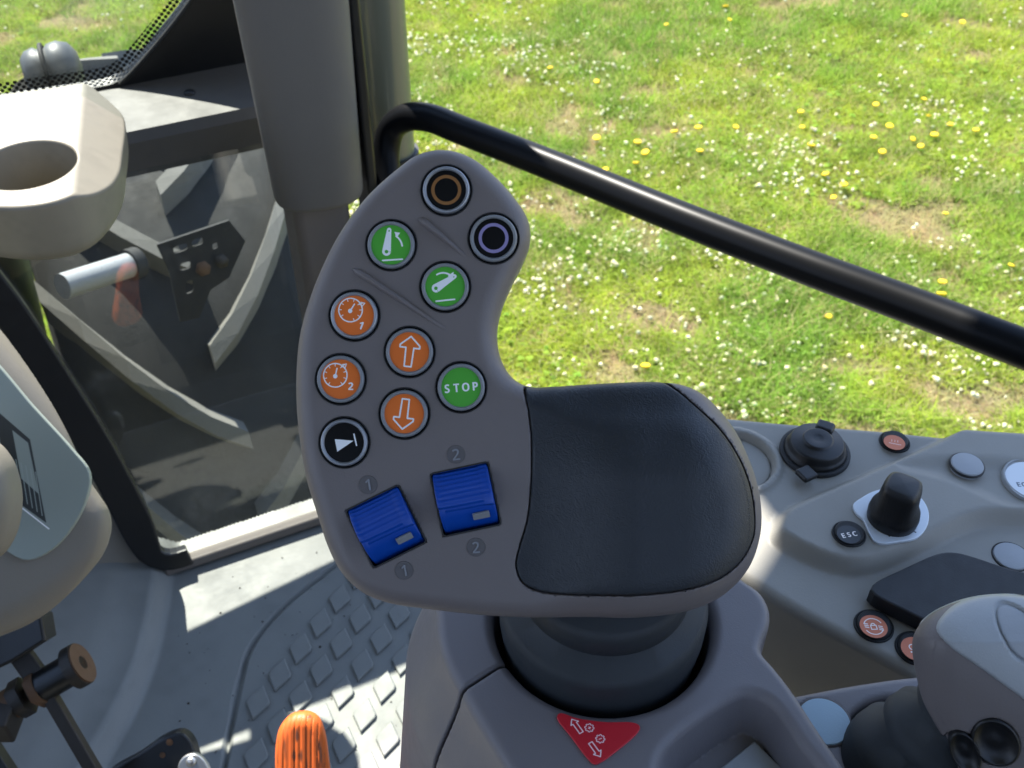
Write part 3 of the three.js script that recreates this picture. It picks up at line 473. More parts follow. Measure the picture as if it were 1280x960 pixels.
// ------------------------------------------------------------------ the joystick
{
  const D = 0.42, k = D / FOC;
  const joy = facing('control_joystick', 'large grey joystick grip with round coloured buttons and black palm pad', 'joystick', D);
  const outline = smooth([[545, 188], [520, 195], [500, 209], [460, 245], [428, 287], [405, 330], [387, 375], [375, 420], [371, 462], [371, 505], [375, 550], [383, 597], [396, 640], [411, 685], [427, 715], [452, 739], [485, 753], [535, 761], [610, 769], [700, 772], [800, 771], [858, 763], [905, 745], [940, 712], [956, 668], [955, 622], [941, 576], [916, 528], [882, 494], [852, 481], [820, 478], [740, 481], [695, 484], [662, 484], [640, 472], [625, 446], [621, 415], [627, 385], [640, 354], [655, 324], [663, 300], [660, 275], [645, 250], [620, 222], [595, 201], [570, 190]], 300);
  const padOut = smooth([[657, 482], [661, 515], [664, 545], [664, 600], [659, 650], [649, 685], [645, 707], [652, 727], [668, 737], [690, 740.5], [755, 740], [845, 733], [899, 718], [930, 695], [944, 668], [943, 630], [936, 600], [922, 569], [900, 537], [864, 502], [845, 486], [828, 476], [740, 475], [690, 478]], 200);
  const padS = sdGrid(padOut, 40, 2);
  const face = (x, y) => { const d = ((x - 553) * 0.78 + (y - 300) * 0.62); // a soft fold runs between the button rows
    const fold = -0.006 * k * Math.max(0, (x - mix(548, 468, Math.min(1, Math.max(0, (y - 300) / 150))))) * sm(470, 380, y); void d;
    return fold + 0.011 * sm(648, 800, x) * sm(1010, 850, x) * sm(460, 600, y) - 0.003 * sm(760, 640, y) * 0; };
  const rad = (x, y) => mix(0.0085, 0.020, sm(655, 760, x) * sm(470, 520, y));
  const B = [[558, 238, 'brown'], [617, 298, 'purple'], [489, 306.5, 'lift'], [556.5, 358.5, 'lower'], [443, 394.5, 'g1'], [512, 440, 'up'], [426, 474, 'g2'], [505.5, 517, 'down'], [576.5, 484, 'stop'], [430.5, 553, 'play']];
  const R = [[482.5, 658, 26.2], [582, 624, 12]];
  const subtract = (d, u, v, w) => {
    if (w > -0.012) for (const [x, y] of B) { const q = Math.max(Math.hypot(u - (x - 640) * k, v - (480 - y) * k) - 31 * k, -0.004 - w); d = Math.max(d, -q); }
    for (const [x, y, a] of R) { const c = Math.cos(a * Math.PI / 180), s = Math.sin(a * Math.PI / 180), du = u - (x - 640) * k, dv = v - (480 - y) * k, q = Math.max(Math.abs(du * c + dv * s) - 37 * k, Math.abs(-du * s + dv * c) - 40 * k, -0.022 - w); d = Math.max(d, -q); }
    return d; };
  const [f0, lo, hi] = moulding(outline, D, face, 0.034, rad, 0.012, 0.001);
  const gs = (u, v, w) => { const d = f0(u, v, w), ps = Math.abs(padS(640 + u / k, 480 - v / k) * k + 0.0008); const gr = Math.max(ps - 0.0011, -d - 0.0022); return subtract(w > -0.02 ? Math.max(d, -gr) : d, u, v, w); };
  lpart('grip_shell', sdfGeo(gs, lo, [hi[0], hi[1], Math.max(hi[2], 0.016)], 0.00092), M.grip, joy);
  const pf = (u, v, w) => { const d = f0(u, v, w) - 0.0002; return Math.max(rmax(d, padS(640 + u / k, 480 - v / k) * k + 0.0002, 0.0007), -(d + 0.004), -0.02 - w); };
  lpart('palm_pad', sdfGeo(pf, [0, lo[1], -0.022], [hi[0], 0.006, 0.018], 0.001, 40), M.pad, joy);
  // icons
  const icon = (kind) => canvasTex(256, 256, (c) => {
    const bg = { lift: '#4fa53c', lower: '#4fa53c', stop: '#4fa53c', brown: '#08090b', purple: '#08090b', play: '#08090b' }[kind] || '#dd7030';
    c.fillStyle = bg; c.fillRect(0, 0, 256, 256); c.translate(128, 128); c.strokeStyle = c.fillStyle = '#e9ecee'; c.lineWidth = 8; c.lineCap = 'round'; c.lineJoin = 'round';
    const poly = (p, fill) => { c.beginPath(); p.forEach(([x, y], i) => i ? c.lineTo(x, y) : c.moveTo(x, y)); if (fill) { c.closePath(); c.fill(); } else c.stroke(); };
    if (kind === 'brown' || kind === 'purple') { c.strokeStyle = kind === 'brown' ? '#8a6038' : '#8c83ad'; c.lineWidth = 21; c.beginPath(); c.arc(0, 0, 84, 0, 7); c.stroke(); }
    if (kind === 'play') { poly([[-58, -22], [62, -12], [-42, 58]], true); c.lineWidth = 9; c.lineCap = 'butt'; poly([[62, -56], [80, 22]]); }
    if (kind === 'stop') { c.rotate(-0.09); c.font = 'bold 74px sans-serif'; c.textAlign = 'center'; c.textBaseline = 'middle'; c.save(); c.scale(0.98, 1); 'STOP'.split('').forEach((s, i) => c.fillText(s, -90 + i * 60, 2)); c.restore(); }
    if (kind === 'up' || kind === 'down') { c.rotate(kind === 'up' ? 0.12 : Math.PI + 0.12); c.lineWidth = 10; c.beginPath(); [[0, -98], [62, -42], [62, -26], [26, -26], [22, 92], [-22, 92], [-24, -26], [-62, -26], [-62, -42]].forEach(([x, y], i) => i ? c.lineTo(x, y) : c.moveTo(x, y)); c.closePath(); c.stroke(); }
    if (kind === 'g1' || kind === 'g2') {
      c.rotate(kind === 'g1' ? 0.36 : 0.02); c.beginPath(); c.arc(-32, -24, 74, 0, 7); c.stroke(); c.lineWidth = 5;
      for (let i = 0; i < 9; i++) { const a = 2.2 + i * 0.62; poly([[-32 + 70 * Math.cos(a), -24 + 70 * Math.sin(a)], [-32 + 57 * Math.cos(a), -24 + 57 * Math.sin(a)]]); }
      c.beginPath(); c.arc(-32, -18, 14, 0, 7); c.fill(); c.lineWidth = 8; poly([[-32, -18], [-22, -68]]); c.lineWidth = 6; poly([[8, -76], [26, -94]]); poly([[26, -66], [36, -96], [12, -92]]);
      c.font = 'bold 66px sans-serif'; c.textAlign = 'center'; c.textBaseline = 'middle'; c.fillText(kind === 'g1' ? '1' : '2', 66, 44);
    }
    if (kind === 'lift' || kind === 'lower') {
      c.save(); c.rotate(kind === 'lift' ? 0.12 : 1.0); const oy = kind === 'lift' ? 0 : 8; c.beginPath(); c.moveTo(-46 + 24, 44 + oy); c.arc(-22, 44 + oy, 28, 0.1, Math.PI - 0.1); c.lineTo(-36, -92 + oy); c.arc(-22, -92 + oy, 14, Math.PI, 0); c.lineTo(6, 44 + oy); c.closePath(); c.fill();
      c.fillStyle = '#4fa53c'; c.beginPath(); c.arc(-22, 46 + oy, 11, 0, 7); c.fill(); c.beginPath(); c.arc(-22, -86 + oy, 5, 0, 7); c.fill(); c.restore();
      c.lineWidth = 10; poly(kind === 'lift' ? [[-52, 98], [72, 90]] : [[-56, 92], [60, 80]]); c.lineWidth = 11;
      if (kind === 'lift') { c.beginPath(); c.arc(-20, 20, 92, -0.15, -0.95, true); c.stroke(); c.fillStyle = '#e9ecee'; poly([[22, -82], [58, -76], [36, -42]], true); }
      else { c.beginPath(); c.arc(-12, -8, 78, -2.1, -0.95); c.stroke(); c.fillStyle = '#e9ecee'; poly([[54, -94], [52, -44], [16, -66]], true); }
    }
  });
  const collar = lathe([[33.2 * k, -0.0006], [33.0 * k, 0.0001], [32.2 * k, 0.0003], [31.2 * k, 0.0], [30.6 * k, -0.0036], [0, -0.0037]], 56).rotateX(Math.PI / 2);
  const ring = lathe([[29.6 * k, -0.0035], [29.6 * k, 0.0004], [28.9 * k, 0.0013], [27.4 * k, 0.0018], [25.6 * k, 0.0016], [25.3 * k, 0.0010], [24.6 * k, 0.0008]], 56).rotateX(Math.PI / 2);
  const cap = new THREE.CircleGeometry(25.4 * k, 48); { const p = cap.attributes.position; for (let i = 0; i < p.count; i++) { const r = Math.hypot(p.getX(i), p.getY(i)) / (25.4 * k); p.setZ(i, 0.0008 + 0.0006 * (1 - r * r)); } cap.computeVertexNormals(); }
  const greyRing = plastic(C(128, 131, 134), 0.36);
  for (const [x, y, kind] of B) {
    const m = lpart('push_button', collar, M.black, joy); m.position.copy(L(x, y, D, 0)); m.position.z = face(x, y) + 0.0001;
    m.userData.label = { brown: 'black button with a brown ring', purple: 'black button with a purple ring', lift: 'green button with a raised lever arm', lower: 'green button with a lowered lever arm', g1: 'orange button with gauge and number 1', g2: 'orange button with gauge and number 2', up: 'orange button with upward arrow', down: 'orange button with downward arrow', stop: 'green button reading STOP', play: 'black button with a white triangle and bar' }[kind];
    lpart('bezel_ring', ring, kind === 'brown' || kind === 'play' || kind === 'g1' ? M.silver : greyRing, m); lpart('button_cap', cap, new THREE.MeshPhysicalMaterial({ map: icon(kind), roughness: 0.5, specularIntensity: 0.35 }), m);
  }
  // raised ridges between the button rows
  for (const [x0, y0, x1, y1] of [[523, 272, 588, 325], [440, 335, 570, 420]]) {
    const a = L(x0, y0, D), b = L(x1, y1, D), n = 24, pos = [], idx = [], d = b.clone().sub(a), ln = d.length(), t = d.clone().normalize(), s = V(-t.y, t.x, 0), hw = 5.4 * k, prof = [[-1, -0.0006], [-0.85, 0.0009], [-0.4, 0.0022], [0.2, 0.0024], [0.8, 0.0014], [1, -0.0006]];
    for (let i = 0; i <= n; i++) { const q = i / n, sc = Math.min(1, Math.sqrt(Math.max(0, q * 14))) * (1 - 0.55 * q), hs = Math.min(1, q * 10) * (1 - sm(0.35, 1, q)), c = a.clone().addScaledVector(t, q * ln), z0 = face(mix(x0, x1, q), mix(y0, y1, q)); for (const [o, h] of prof) pos.push(c.x + s.x * o * hw * sc, c.y + s.y * o * hw * sc, z0 + (h > 0 ? h * hs - 0.0001 : h)); }
    for (let i = 0; i < n; i++) for (let j = 0; j < 5; j++) { const q = i * 6 + j; idx.push(q, q + 6, q + 1, q + 1, q + 6, q + 7); }
    const g = new THREE.BufferGeometry(); g.setAttribute('position', new THREE.Float32BufferAttribute(pos, 3)); g.setIndex(idx); g.computeVertexNormals(); lpart('ridge', boxUV(g), M.grip, joy);
  }
  // thumb wheels
  for (const [x, y, a] of R) {
    const hw = 35.2 * k, rad0 = 0.0152, cz = -0.0098, nA = 130, pos = [], idx = [], cols = [[-1, -0.0030], [-1, -0.0012], [-0.985, -0.0004], [-0.95, 0], [-0.80, 0], [-0.76, -0.0003], [0.62, -0.0003], [0.68, 0], [0.95, 0], [0.985, -0.0004], [1, -0.0012], [1, -0.0030]];
    for (let i = 0; i <= nA; i++) {
      const th = mix(-1.7, 1.7, i / nA); // measured from straight out, positive towards the upper edge
      for (let j = 0; j < cols.length; j++) {
        const [cx, dr] = cols[j], mid = j > 3 && j < 8; let r = rad0 + dr;
        const ledge = 0.0014 * sm(-0.14 - cx * 0.10, -0.20 - cx * 0.10, th); r -= ledge;
        if (mid && th > -0.02) r -= 0.00042 * (0.5 + 0.5 * Math.cos(th * 46)) * sm(-0.02, 0.1, th);
        pos.push(cx * hw, Math.sin(th) * r, cz + Math.cos(th) * r);
      }
    }
    const nc = cols.length; for (let i = 0; i < nA; i++) for (let j = 0; j < nc - 1; j++) { const q = i * nc + j; idx.push(q, q + 1, q + nc, q + 1, q + nc + 1, q + nc); }
    const g = new THREE.BufferGeometry(); g.setAttribute('position', new THREE.Float32BufferAttribute(pos, 3)); g.setIndex(idx); g.computeVertexNormals();
    const w = lpart('thumb_wheel', boxUV(g), M.blue, joy); w.position.copy(L(x, y, D)); w.rotation.z = a * Math.PI / 180; w.userData.label = 'ribbed blue thumb wheel with grey marker';
    const mk = new RoundedBoxGeometry(21 * k, 9.5 * k, 0.0012, 3, 0.0004); mk.rotateX(0.52); const th = -0.52; mk.translate(hw * 0.44, Math.sin(th) * (rad0 - 0.0008), cz + Math.cos(th) * (rad0 - 0.0008)); lpart('marker', mk, M.greyMark, w);
    for (const s of [-1, 1]) { const c = new THREE.CircleGeometry(0.0125, 40); c.rotateY(s * Math.PI / 2); c.translate(s * hw, 0, cz); lpart('wheel_side', c, M.blue, w); }
    const fr = new THREE.Shape(), rr = (p, X, Y, q) => { p.moveTo(-X + q, -Y); p.lineTo(X - q, -Y); p.absarc(X - q, -Y + q, q, -1.5708, 0); p.lineTo(X, Y - q); p.absarc(X - q, Y - q, q, 0, 1.5708); p.lineTo(-X + q, Y); p.absarc(-X + q, Y - q, q, 1.5708, 3.1416); p.lineTo(-X, -Y + q); p.absarc(-X + q, -Y + q, q, 3.1416, 4.7124); };
    rr(fr, 38 * k, 41.2 * k, 5 * k); const hp = new THREE.Path(); rr(hp, 36.2 * k, 39.2 * k, 3.4 * k); fr.holes.push(hp); const lg = extr(fr, 0.016); lg.translate(0, 0, -0.0158);
    const ln = lpart('slot_liner', boxUV(lg), M.black, joy); ln.position.copy(w.position); ln.rotation.z = w.rotation.z;
  }
  const font = await new FontLoader().loadAsync('fonts/droid/droid_sans_regular.typeface.json');
  for (const [x, y, s, a] of [[460, 606, '1', 0.3], [505, 713, '1', 0.3], [570, 568, '2', 0.2], [595, 684, '2', 0.15]]) {
    const m = lpart('number_mark', lathe([[11.8 * k, -0.0003], [11.6 * k, 0.00022], [11.0 * k, 0.0003], [10.4 * k, 0.00012], [0, 0.00012]], 40).rotateX(Math.PI / 2), M.gripMark, joy); m.position.copy(L(x, y, D)); m.rotation.z = a * 0.6;
    const tg = new TextGeometry(s, { font, size: 13.5 * k, depth: 0.0003, curveSegments: 8, bevelEnabled: true, bevelSize: 0.0001, bevelThickness: 0.0002, bevelSegments: 2 }); tg.computeBoundingBox(); const bb = tg.boundingBox; tg.translate(-(bb.max.x + bb.min.x) / 2, -(bb.max.y + bb.min.y) / 2, 0.0001); lpart('digit', tg, M.greyMark, m);
  }
  // neck and bellows boot, standing upright under the grip
  const bg = lathe([[0, 0.062], [0.016, 0.062], [0.019, 0.053], [0.0275, 0.051], [0.0300, 0.047], [0.0292, 0.040], [0.0250, 0.037], [0.0360, 0.0345], [0.0385, 0.030], [0.0376, 0.020], [0.0330, 0.0165], [0.0440, 0.0125], [0.0464, 0.008], [0.0462, -0.004], [0.0445, -0.02]], 64);
  bg.translate(boot.x, AY + 0.004, boot.z); wpart('bellows_boot', boxUV(bg), M.rubber, joy);
  wpart('neck', rod(V(boot.x, AY + 0.03, boot.z), V(boot.x - 0.004, AY + 0.095, boot.z - 0.02), 0.020, 24), M.black, joy);
}

// ------------------------------------------------------------------ side console behind, with its controls
const CY = EYE.y - 0.47;
{
  const Q = (x, y, h = CY) => { const p = Hy(x, y, h); return [p.x, p.z]; };
  const base = Hy(1090, 700, CY - 0.2), t = thing('side_console', 'beige grey side console below the meadow window', 'console', base);
  const out = smooth([[700, 500], [780, 506], [900, 518], [985, 526], [1100, 535], [1200, 545], [1290, 551], [1400, 560], [1500, 640], [1500, 800], [1400, 960], [1260, 925], [1190, 878], [1140, 842], [1085, 812], [1036, 786], [1000, 766], [960, 742], [900, 700], [780, 620]].map(p => Q(...p)), 300);
  const S2 = sdGrid(out, 0.05, 0.0012);
  const isl = sdGrid(smooth([[972, 650], [985, 640], [1080, 597], [1190, 545], [1215, 520], [1420, 520], [1420, 650], [1290, 655], [1240, 656], [1211, 661], [1160, 685], [1100, 712], [1068, 718], [1030, 711], [985, 690], [966, 676]].map(p => Q(...p)), 200), 0.05, 0.0012);
  const gul = sdGrid(smooth([[1120, 594], [1180, 612], [1260, 645], [1300, 640], [1300, 600], [1200, 585]].map(p => Q(...p))), 0.05, 0.002), [rx, rz] = Q(918, 576);
  const top = (x, z) => { let h = 0; const s = isl(x, z); h += 0.0095 * sm(0.003, -0.006, s) + 0.05 * Math.min(0, -0) ; h += -0.003 * sm(0.004, -0.008, gul(x, z)); const q = Math.hypot(x - rx, z - rz); h += 0.0022 * sm(0.030, 0.0275, q) * sm(0.0225, 0.025, q) - 0.004 * sm(0.0245, 0.0225, q); return h; };
  const f = (x, y, z) => { let d = rmax(S2(x, z) - (CY - y) * 0.05, (y - CY - top(x, z)) * 0.93, 0.006); return Math.max(d, (CY - 0.17) - y); };
  const xs = out.map(p => p[0]), zs = out.map(p => p[1]);
  wpart('console_body', sdfGeo(f, [Math.min(...xs) - 0.012, CY - 0.175, Math.min(...zs) - 0.012], [Math.max(...xs) + 0.012, CY + 0.016, Math.max(...zs) + 0.012], 0.0022, 20), M.console, t);
  const topY = (x, y) => { const p = Hy(x, y, CY); return CY + top(p.x, p.z); };
  const disc = lathe([[0.0222, -0.003], [0.0222, -0.0030], [0.021, -0.0026], [0, -0.0026]], 48); disc.translate(rx, CY, rz); wpart('recess_disc', boxUV(disc), M.console, t);
  const put = (geo, x, y, dy = 0) => { const h = topY(x, y), p = Hy(x, y, h + dy); geo.translate(p.x, p.y, p.z); return geo; };
  const capTex = (kind) => canvasTex(128, 128, (c) => {
    c.fillStyle = kind === 'esc' ? '#2a2e33' : '#c9704c'; c.fillRect(0, 0, 128, 128); c.strokeStyle = c.fillStyle = '#efe6df'; c.lineWidth = 5; c.translate(64, 64);
    if (kind === 'esc') { c.rotate(-0.16); c.font = 'bold 44px sans-serif'; c.textAlign = 'center'; c.textBaseline = 'middle'; c.fillText('E', -33, 2); c.fillText('S', 0, 2); c.fillText('C', 33, 2); }
    if (kind === 'ramp') { c.lineWidth = 6; c.globalAlpha = 0.7; c.beginPath(); c.moveTo(-34, 0); c.lineTo(34, 24); c.stroke(); c.lineWidth = 4; for (const i of [-14, 4, 20]) { c.beginPath(); c.moveTo(i, -4 + i * 0.3); c.lineTo(i + 6, -22 + i * 0.3); c.stroke(); } }
    if (kind === 'lock') { c.beginPath(); c.arc(0, 0, 44, 0.4, 2.7); c.stroke(); c.beginPath(); c.arc(0, 0, 44, 3.5, 5.9); c.stroke(); c.strokeRect(-13, -6, 26, 22); c.beginPath(); c.arc(0, -8, 9, Math.PI, 0); c.stroke(); for (const s of [-1, 1]) for (const q of [-8, 2, 12]) { c.beginPath(); c.moveTo(s * 22, q + s * 6); c.lineTo(s * 42, q + s * 12); c.stroke(); } }
    if (kind === 'dot') { c.beginPath(); c.arc(-10, -10, 14, 0, 7); c.stroke(); c.fillRect(-26, 12, 30, 8); }
  });
  const btn = (x, y, r, kind, label) => {
    const b = wpart('push_button', put(lathe([[r * 1.22, -0.002], [r * 1.20, 0.0008], [r * 1.10, 0.0012], [r * 1.05, 0], [r * 1.02, 0.0022], [r * 0.92, 0.0032], [r * 0.84, 0.0034], [0, 0.0033]], 40), x, y), M.blackSoft, t); b.userData.label = label;
    const c = new THREE.CircleGeometry(r * 0.83, 36); c.rotateX(-Math.PI / 2); c.rotateY(0.05); wpart('button_cap', put(c, x, y, 0.0036), new THREE.MeshPhysicalMaterial({ map: capTex(kind), roughness: 0.45 }), b); return b; };
  btn(1061, 668, 0.0078, 'esc', 'dark button reading ESC'); btn(1118, 553, 0.0078, 'ramp', 'worn orange button by the power socket'); btn(1092, 783, 0.0086, 'lock', 'orange button with padlock icon'); btn(1144, 811, 0.0086, 'dot', 'orange button half hidden by the lever');
  for (const [x, y, r] of [[1209, 581, 0.0094], [1264, 696, 0.0098]]) { wpart('blanking_cap', put(lathe([[r, -0.003], [r, 0.0004], [r * 0.95, 0.0012], [0, 0.0014]], 40), x, y), M.cap, t); wpart('cap_gap', put(lathe([[r * 1.09, -0.001], [r * 1.08, 0.0003], [r * 1.0, 0.0003]], 40), x, y), M.black, t); }
  { // round white marked disc at the edge
    const r = 0.0165, b = wpart('label_disc', put(lathe([[r * 1.1, -0.002], [r * 1.08, 0.0016], [r, 0.002], [r, 0.0014], [0, 0.0014]], 48), 1292, 602), M.plateLight, t);
    const c = new THREE.CircleGeometry(r * 0.97, 40); c.rotateX(-Math.PI / 2); wpart('disc_print', put(c, 1292, 602, 0.0017), new THREE.MeshPhysicalMaterial({ roughness: 0.4, map: canvasTex(128, 128, q => { q.fillStyle = '#d5dbe0'; q.fillRect(0, 0, 128, 128); q.fillStyle = '#58606a'; q.font = 'bold 20px sans-serif'; q.fillText('EC', 20, 80); }) }), b); }
  // power socket with its rubber lid
  { const s = wpart('power_socket', put(lathe([[0.0185, -0.002], [0.0190, 0.003], [0.0180, 0.005], [0.0165, 0.0055], [0.0165, 0.009], [0.0155, 0.0105], [0.0095, 0.011], [0.0090, 0.0125], [0.0080, 0.0130], [0.0035, 0.0128], [0.0028, 0.0122], [0, 0.0122]], 48), 1018, 566), M.black, t);
    const p = Hy(1018, 566, CY + 0.006); wpart('lid_tab', boxUV(new RoundedBoxGeometry(0.010, 0.004, 0.010, 3, 0.0015).rotateY(0.5).translate(p.x - 0.0085, p.y, p.z + 0.0175)), M.black, s);
    wpart('lid_hinge', boxUV(new RoundedBoxGeometry(0.011, 0.012, 0.009, 3, 0.002).rotateY(-0.5).translate(p.x + 0.0095, p.y + 0.001, p.z - 0.0175)), M.black, s); wpart('socket_rim', put(lathe([[0.0215, -0.001], [0.0213, 0.0022], [0.0188, 0.0026], [0.0185, 0.001]], 48), 1018, 566), M.blackSoft, s); }
  // rotary knob on a bright plate
  { const h = topY(1112, 645), pl = smooth([[1067, 633], [1078, 624], [1094, 616], [1122, 612], [1146, 621], [1158, 638], [1158, 656], [1146, 672], [1122, 678], [1096, 679], [1087, 668], [1080, 652], [1070, 642]], 90).map(p => Hy(p[0], p[1], h + 0.0003)), b = wpart('rotary_knob', (() => {
      const p = Hy(1114, 650, h), g = lathe([[0.0138, 0.001], [0.0142, 0.006], [0.0136, 0.010], [0.0122, 0.0135], [0.0118, 0.025], [0.0108, 0.0285], [0.0085, 0.0300], [0, 0.0302]], 72); const q = g.attributes.position;
      for (let i = 0; i < q.count; i++) { const y = q.getY(i), a = Math.atan2(q.getZ(i), q.getX(i)), s = sm(0.011, 0.016, y), kk = 1 - s * 0.13 * Math.pow(Math.abs(Math.sin(a * 2 + 0.5)), 1.5); q.setX(i, q.getX(i) * kk); q.setZ(i, q.getZ(i) * kk); } g.computeVertexNormals(); g.translate(p.x, p.y, p.z); return boxUV(g); })(), M.black, t);
    const pg = slab(pl, V(0, 1, 0), 0.0008, 0.0006), bx = Hy(1067, 612, h), L0 = Hy(1158, 612, h).x - bx.x, pp = pg.attributes.position; for (let i = 0; i < pp.count; i++) pg.attributes.uv.setXY(i, (pp.getX(i) - bx.x) / L0, 1 - (pp.getZ(i) - bx.z) / L0);
    wpart('knob_plate', pg, new THREE.MeshPhysicalMaterial({ roughness: 0.4, metalness: 0.15, map: canvasTex(256, 256, c => { c.fillStyle = '#c9d0d6'; c.fillRect(0, 0, 256, 256); c.strokeStyle = c.fillStyle = '#30343a'; c.lineWidth = 5; for (let i = 0; i < 4; i++) { c.beginPath(); c.moveTo(60 + i * 12, 205 - (i % 2) * 3); c.lineTo(66 + i * 12, 222); c.stroke(); } c.beginPath(); c.moveTo(84, 196); c.lineTo(132, 202); c.moveTo(140, 190); c.lineTo(160, 204); c.stroke(); c.font = 'bold 17px sans-serif'; c.fillText('888', 88, 222); }) }), t); void b; }
  // the mat black slab is a thing of its own below
  const sh = topY(1190, 735), pts = smooth([[1091, 737], [1096, 730], [1130, 713], [1170, 695], [1183, 692], [1200, 693], [1260, 712], [1330, 735], [1330, 800], [1250, 812], [1195, 790], [1140, 765]], 100).map(p => Hy(p[0], p[1] , sh + 0.011));
  const s2 = thing('black_tray_lid', 'flat black slab lying on the side console behind the lever', 'lid', pts[0].clone().setY(sh)); wpart('slab', slab(pts.map(p => p.clone().setY(sh + 0.002)), V(0, 1, 0), 0.008, 0.0012), plastic(C(27, 29, 32), 0.6), s2);
}

// ------------------------------------------------------------------ lever base and second lever at the edge of the picture
{
  const BY = EYE.y - 0.425, Q = (x, y) => { const p = Hy(x, y, BY); return [p.x, p.z]; };
  const t = thing('lever_base', 'slate grey panel with a pale blue round cap under the small lever', 'console', Hy(1100, 900, BY - 0.1));
  const out = smooth([[960, 880], [985, 869], [1000, 866], [1070, 853], [1145, 843], [1260, 838], [1400, 850], [1420, 1000], [1300, 1080], [1080, 1080], [990, 980]].map(p => Q(...p)), 160), S2 = sdGrid(out, 0.04, 0.0012), bc = Hy(1140, 945, BY), cc = Hy(1030, 902, BY);
  const f = (x, y, z) => { let d = rmax(S2(x, z), y - BY, 0.004); d = rmax(d, 0.0285 - Math.hypot(x - bc.x, z - bc.z), 0.003); d = Math.max(d, -Math.max(Math.hypot(x - cc.x, z - cc.z) - 0.0115, BY - 0.002 - y)); return Math.max(d, BY - 0.08 - y); };
  const xs = out.map(p => p[0]), zs = out.map(p => p[1]);
  wpart('panel', sdfGeo(f, [Math.min(...xs) - 0.006, BY - 0.085, Math.min(...zs) - 0.006], [Math.max(...xs) + 0.006, BY + 0.005, Math.max(...zs) + 0.006], 0.0015), M.armrest, t);
  const cg = lathe([[0.0114, -0.003], [0.0114, 0.0002], [0.0110, 0.0007], [0, 0.0008]], 48); cg.translate(cc.x, BY, cc.z); wpart('round_cap', cg, M.bluecap, t);
  const gp = lathe([[0.0124, -0.002], [0.0122, 0.0003], [0.0114, 0.0002]], 48); gp.translate(cc.x, BY, cc.z); wpart('cap_surround', gp, M.gripMark, t);
  const well = lathe([[0, -0.03], [0.029, -0.03], [0.0292, -0.006]], 48); well.translate(bc.x, BY, bc.z); wpart('boot_well', well, M.black, t);

  const D = 0.40, k = D / FOC, lev = facing('small_lever', 'grey hand lever with pale top plate and two dark oval buttons', 'lever', D);
  const outl = smooth([[1145, 812], [1147, 797], [1156, 782], [1172, 768], [1200, 755], [1232, 747], [1280, 744], [1340, 756], [1400, 800], [1420, 880], [1400, 980], [1330, 1040], [1240, 1030], [1205, 985], [1188, 945], [1172, 915], [1158, 885], [1150, 850]], 160);
  const edge = (x, y) => (y - 793) - (x - 1165) * 0.74;        // below the plate's lower border: the front face falls away
  const wf = (x, y) => 0.004 - 0.00018 * Math.max(0, 800 - y) - smin(0, -edge(x, y) * k * 0.62, 0.008) * -0.55 - 0.0;
  const ov = [[1206, 940, 16, 29, -0.42], [1244, 928, 25, 33, -0.45]].map(([x, y, a, b, r]) => { let X = x, Y = y; for (let i = 0; i < 4; i++) { const w = wf(X, Y), q = (D - w) / D; X = 640 + (x - 640) * q; Y = 480 + (y - 480) * q; } return [X, Y, a, b, r]; });
  const dent = (x, y, [cx, cy, a, b, r]) => { const c = Math.cos(r), s = Math.sin(r), dx = x - cx, dy = y - cy, u = dx * c + dy * s, v = -dx * s + dy * c; return Math.hypot(u / a, v / b); };
  const topR = [1275, 792, 26, 38, -0.55];
  const wf2 = (x, y) => { let w = wf(x, y); for (const o of ov) w -= 0.0045 * sm(1.08, 0.95, dent(x, y, o)); w -= 0.002 * sm(1.06, 0.92, dent(x, y, topR)); return w; };
  const [mf, lo, hi] = moulding(outl, D, wf2, 0.045, 0.011, 0.012, 0.0011, 0.5);
  lpart('lever_body', sdfGeo(mf, lo, [hi[0], hi[1], 0.02], 0.0011), M.grip, lev);
  const sheet = (pts, lift, mat, name, fw) => { // a thin plate following the lever's face
    const S = sdGrid(pts, 20, 1), g = (u, v, w) => { const x = 640 + u / k, y = 480 - v / k; return Math.max(rmax(mf(u, v, w) - lift, S(x, y) * k, 0.0008), -(mf(u, v, w) + 0.003)); }; void fw;
    const a = pts.map(p => (p[0] - 640) * k), b = pts.map(p => (480 - p[1]) * k); lpart(name, sdfGeo(g, [Math.min(...a) - 0.003, Math.min(...b) - 0.003, -0.03], [Math.max(...a) + 0.003, Math.max(...b) + 0.003, 0.012], 0.0009), mat, lev); };
  sheet(smooth([[1174, 792], [1178, 783], [1196, 769], [1225, 757], [1262, 751], [1310, 756], [1360, 790], [1370, 850], [1340, 905], [1300, 888], [1262, 862], [1222, 833], [1184, 806]], 120), 0.0009, M.plateLight, 'top_plate');
  const oval = (o, s, n = 60) => Array.from({ length: n }, (_, i) => { const q = i / n * 6.2832, u = Math.cos(q) * o[2] * s, v = Math.sin(q) * o[3] * s, c = Math.cos(o[4]), ss = Math.sin(o[4]); return [o[0] + u * c - v * ss, o[1] + u * ss + v * c]; });
  sheet(oval(topR, 0.9), 0.0016, M.cap, 'thumb_button'); for (const o of ov) { // concave dark ovals set into the front face
    const e = 3, n = V(-(wf(o[0] + e, o[1]) - wf(o[0] - e, o[1])) / (2 * e * k), (wf(o[0], o[1] + e) - wf(o[0], o[1] - e)) / (2 * e * k), 1).normalize(), g = lathe([[1.10, -0.0030], [1.10, 0.0002], [1.02, 0.0007], [0.94, 0.0004], [0.88, -0.0008], [0.55, -0.0022], [0.25, -0.0016], [0, -0.0014]], 48); g.rotateX(Math.PI / 2); g.scale(o[2] * k, o[3] * k, 1); g.rotateZ(-o[4]);
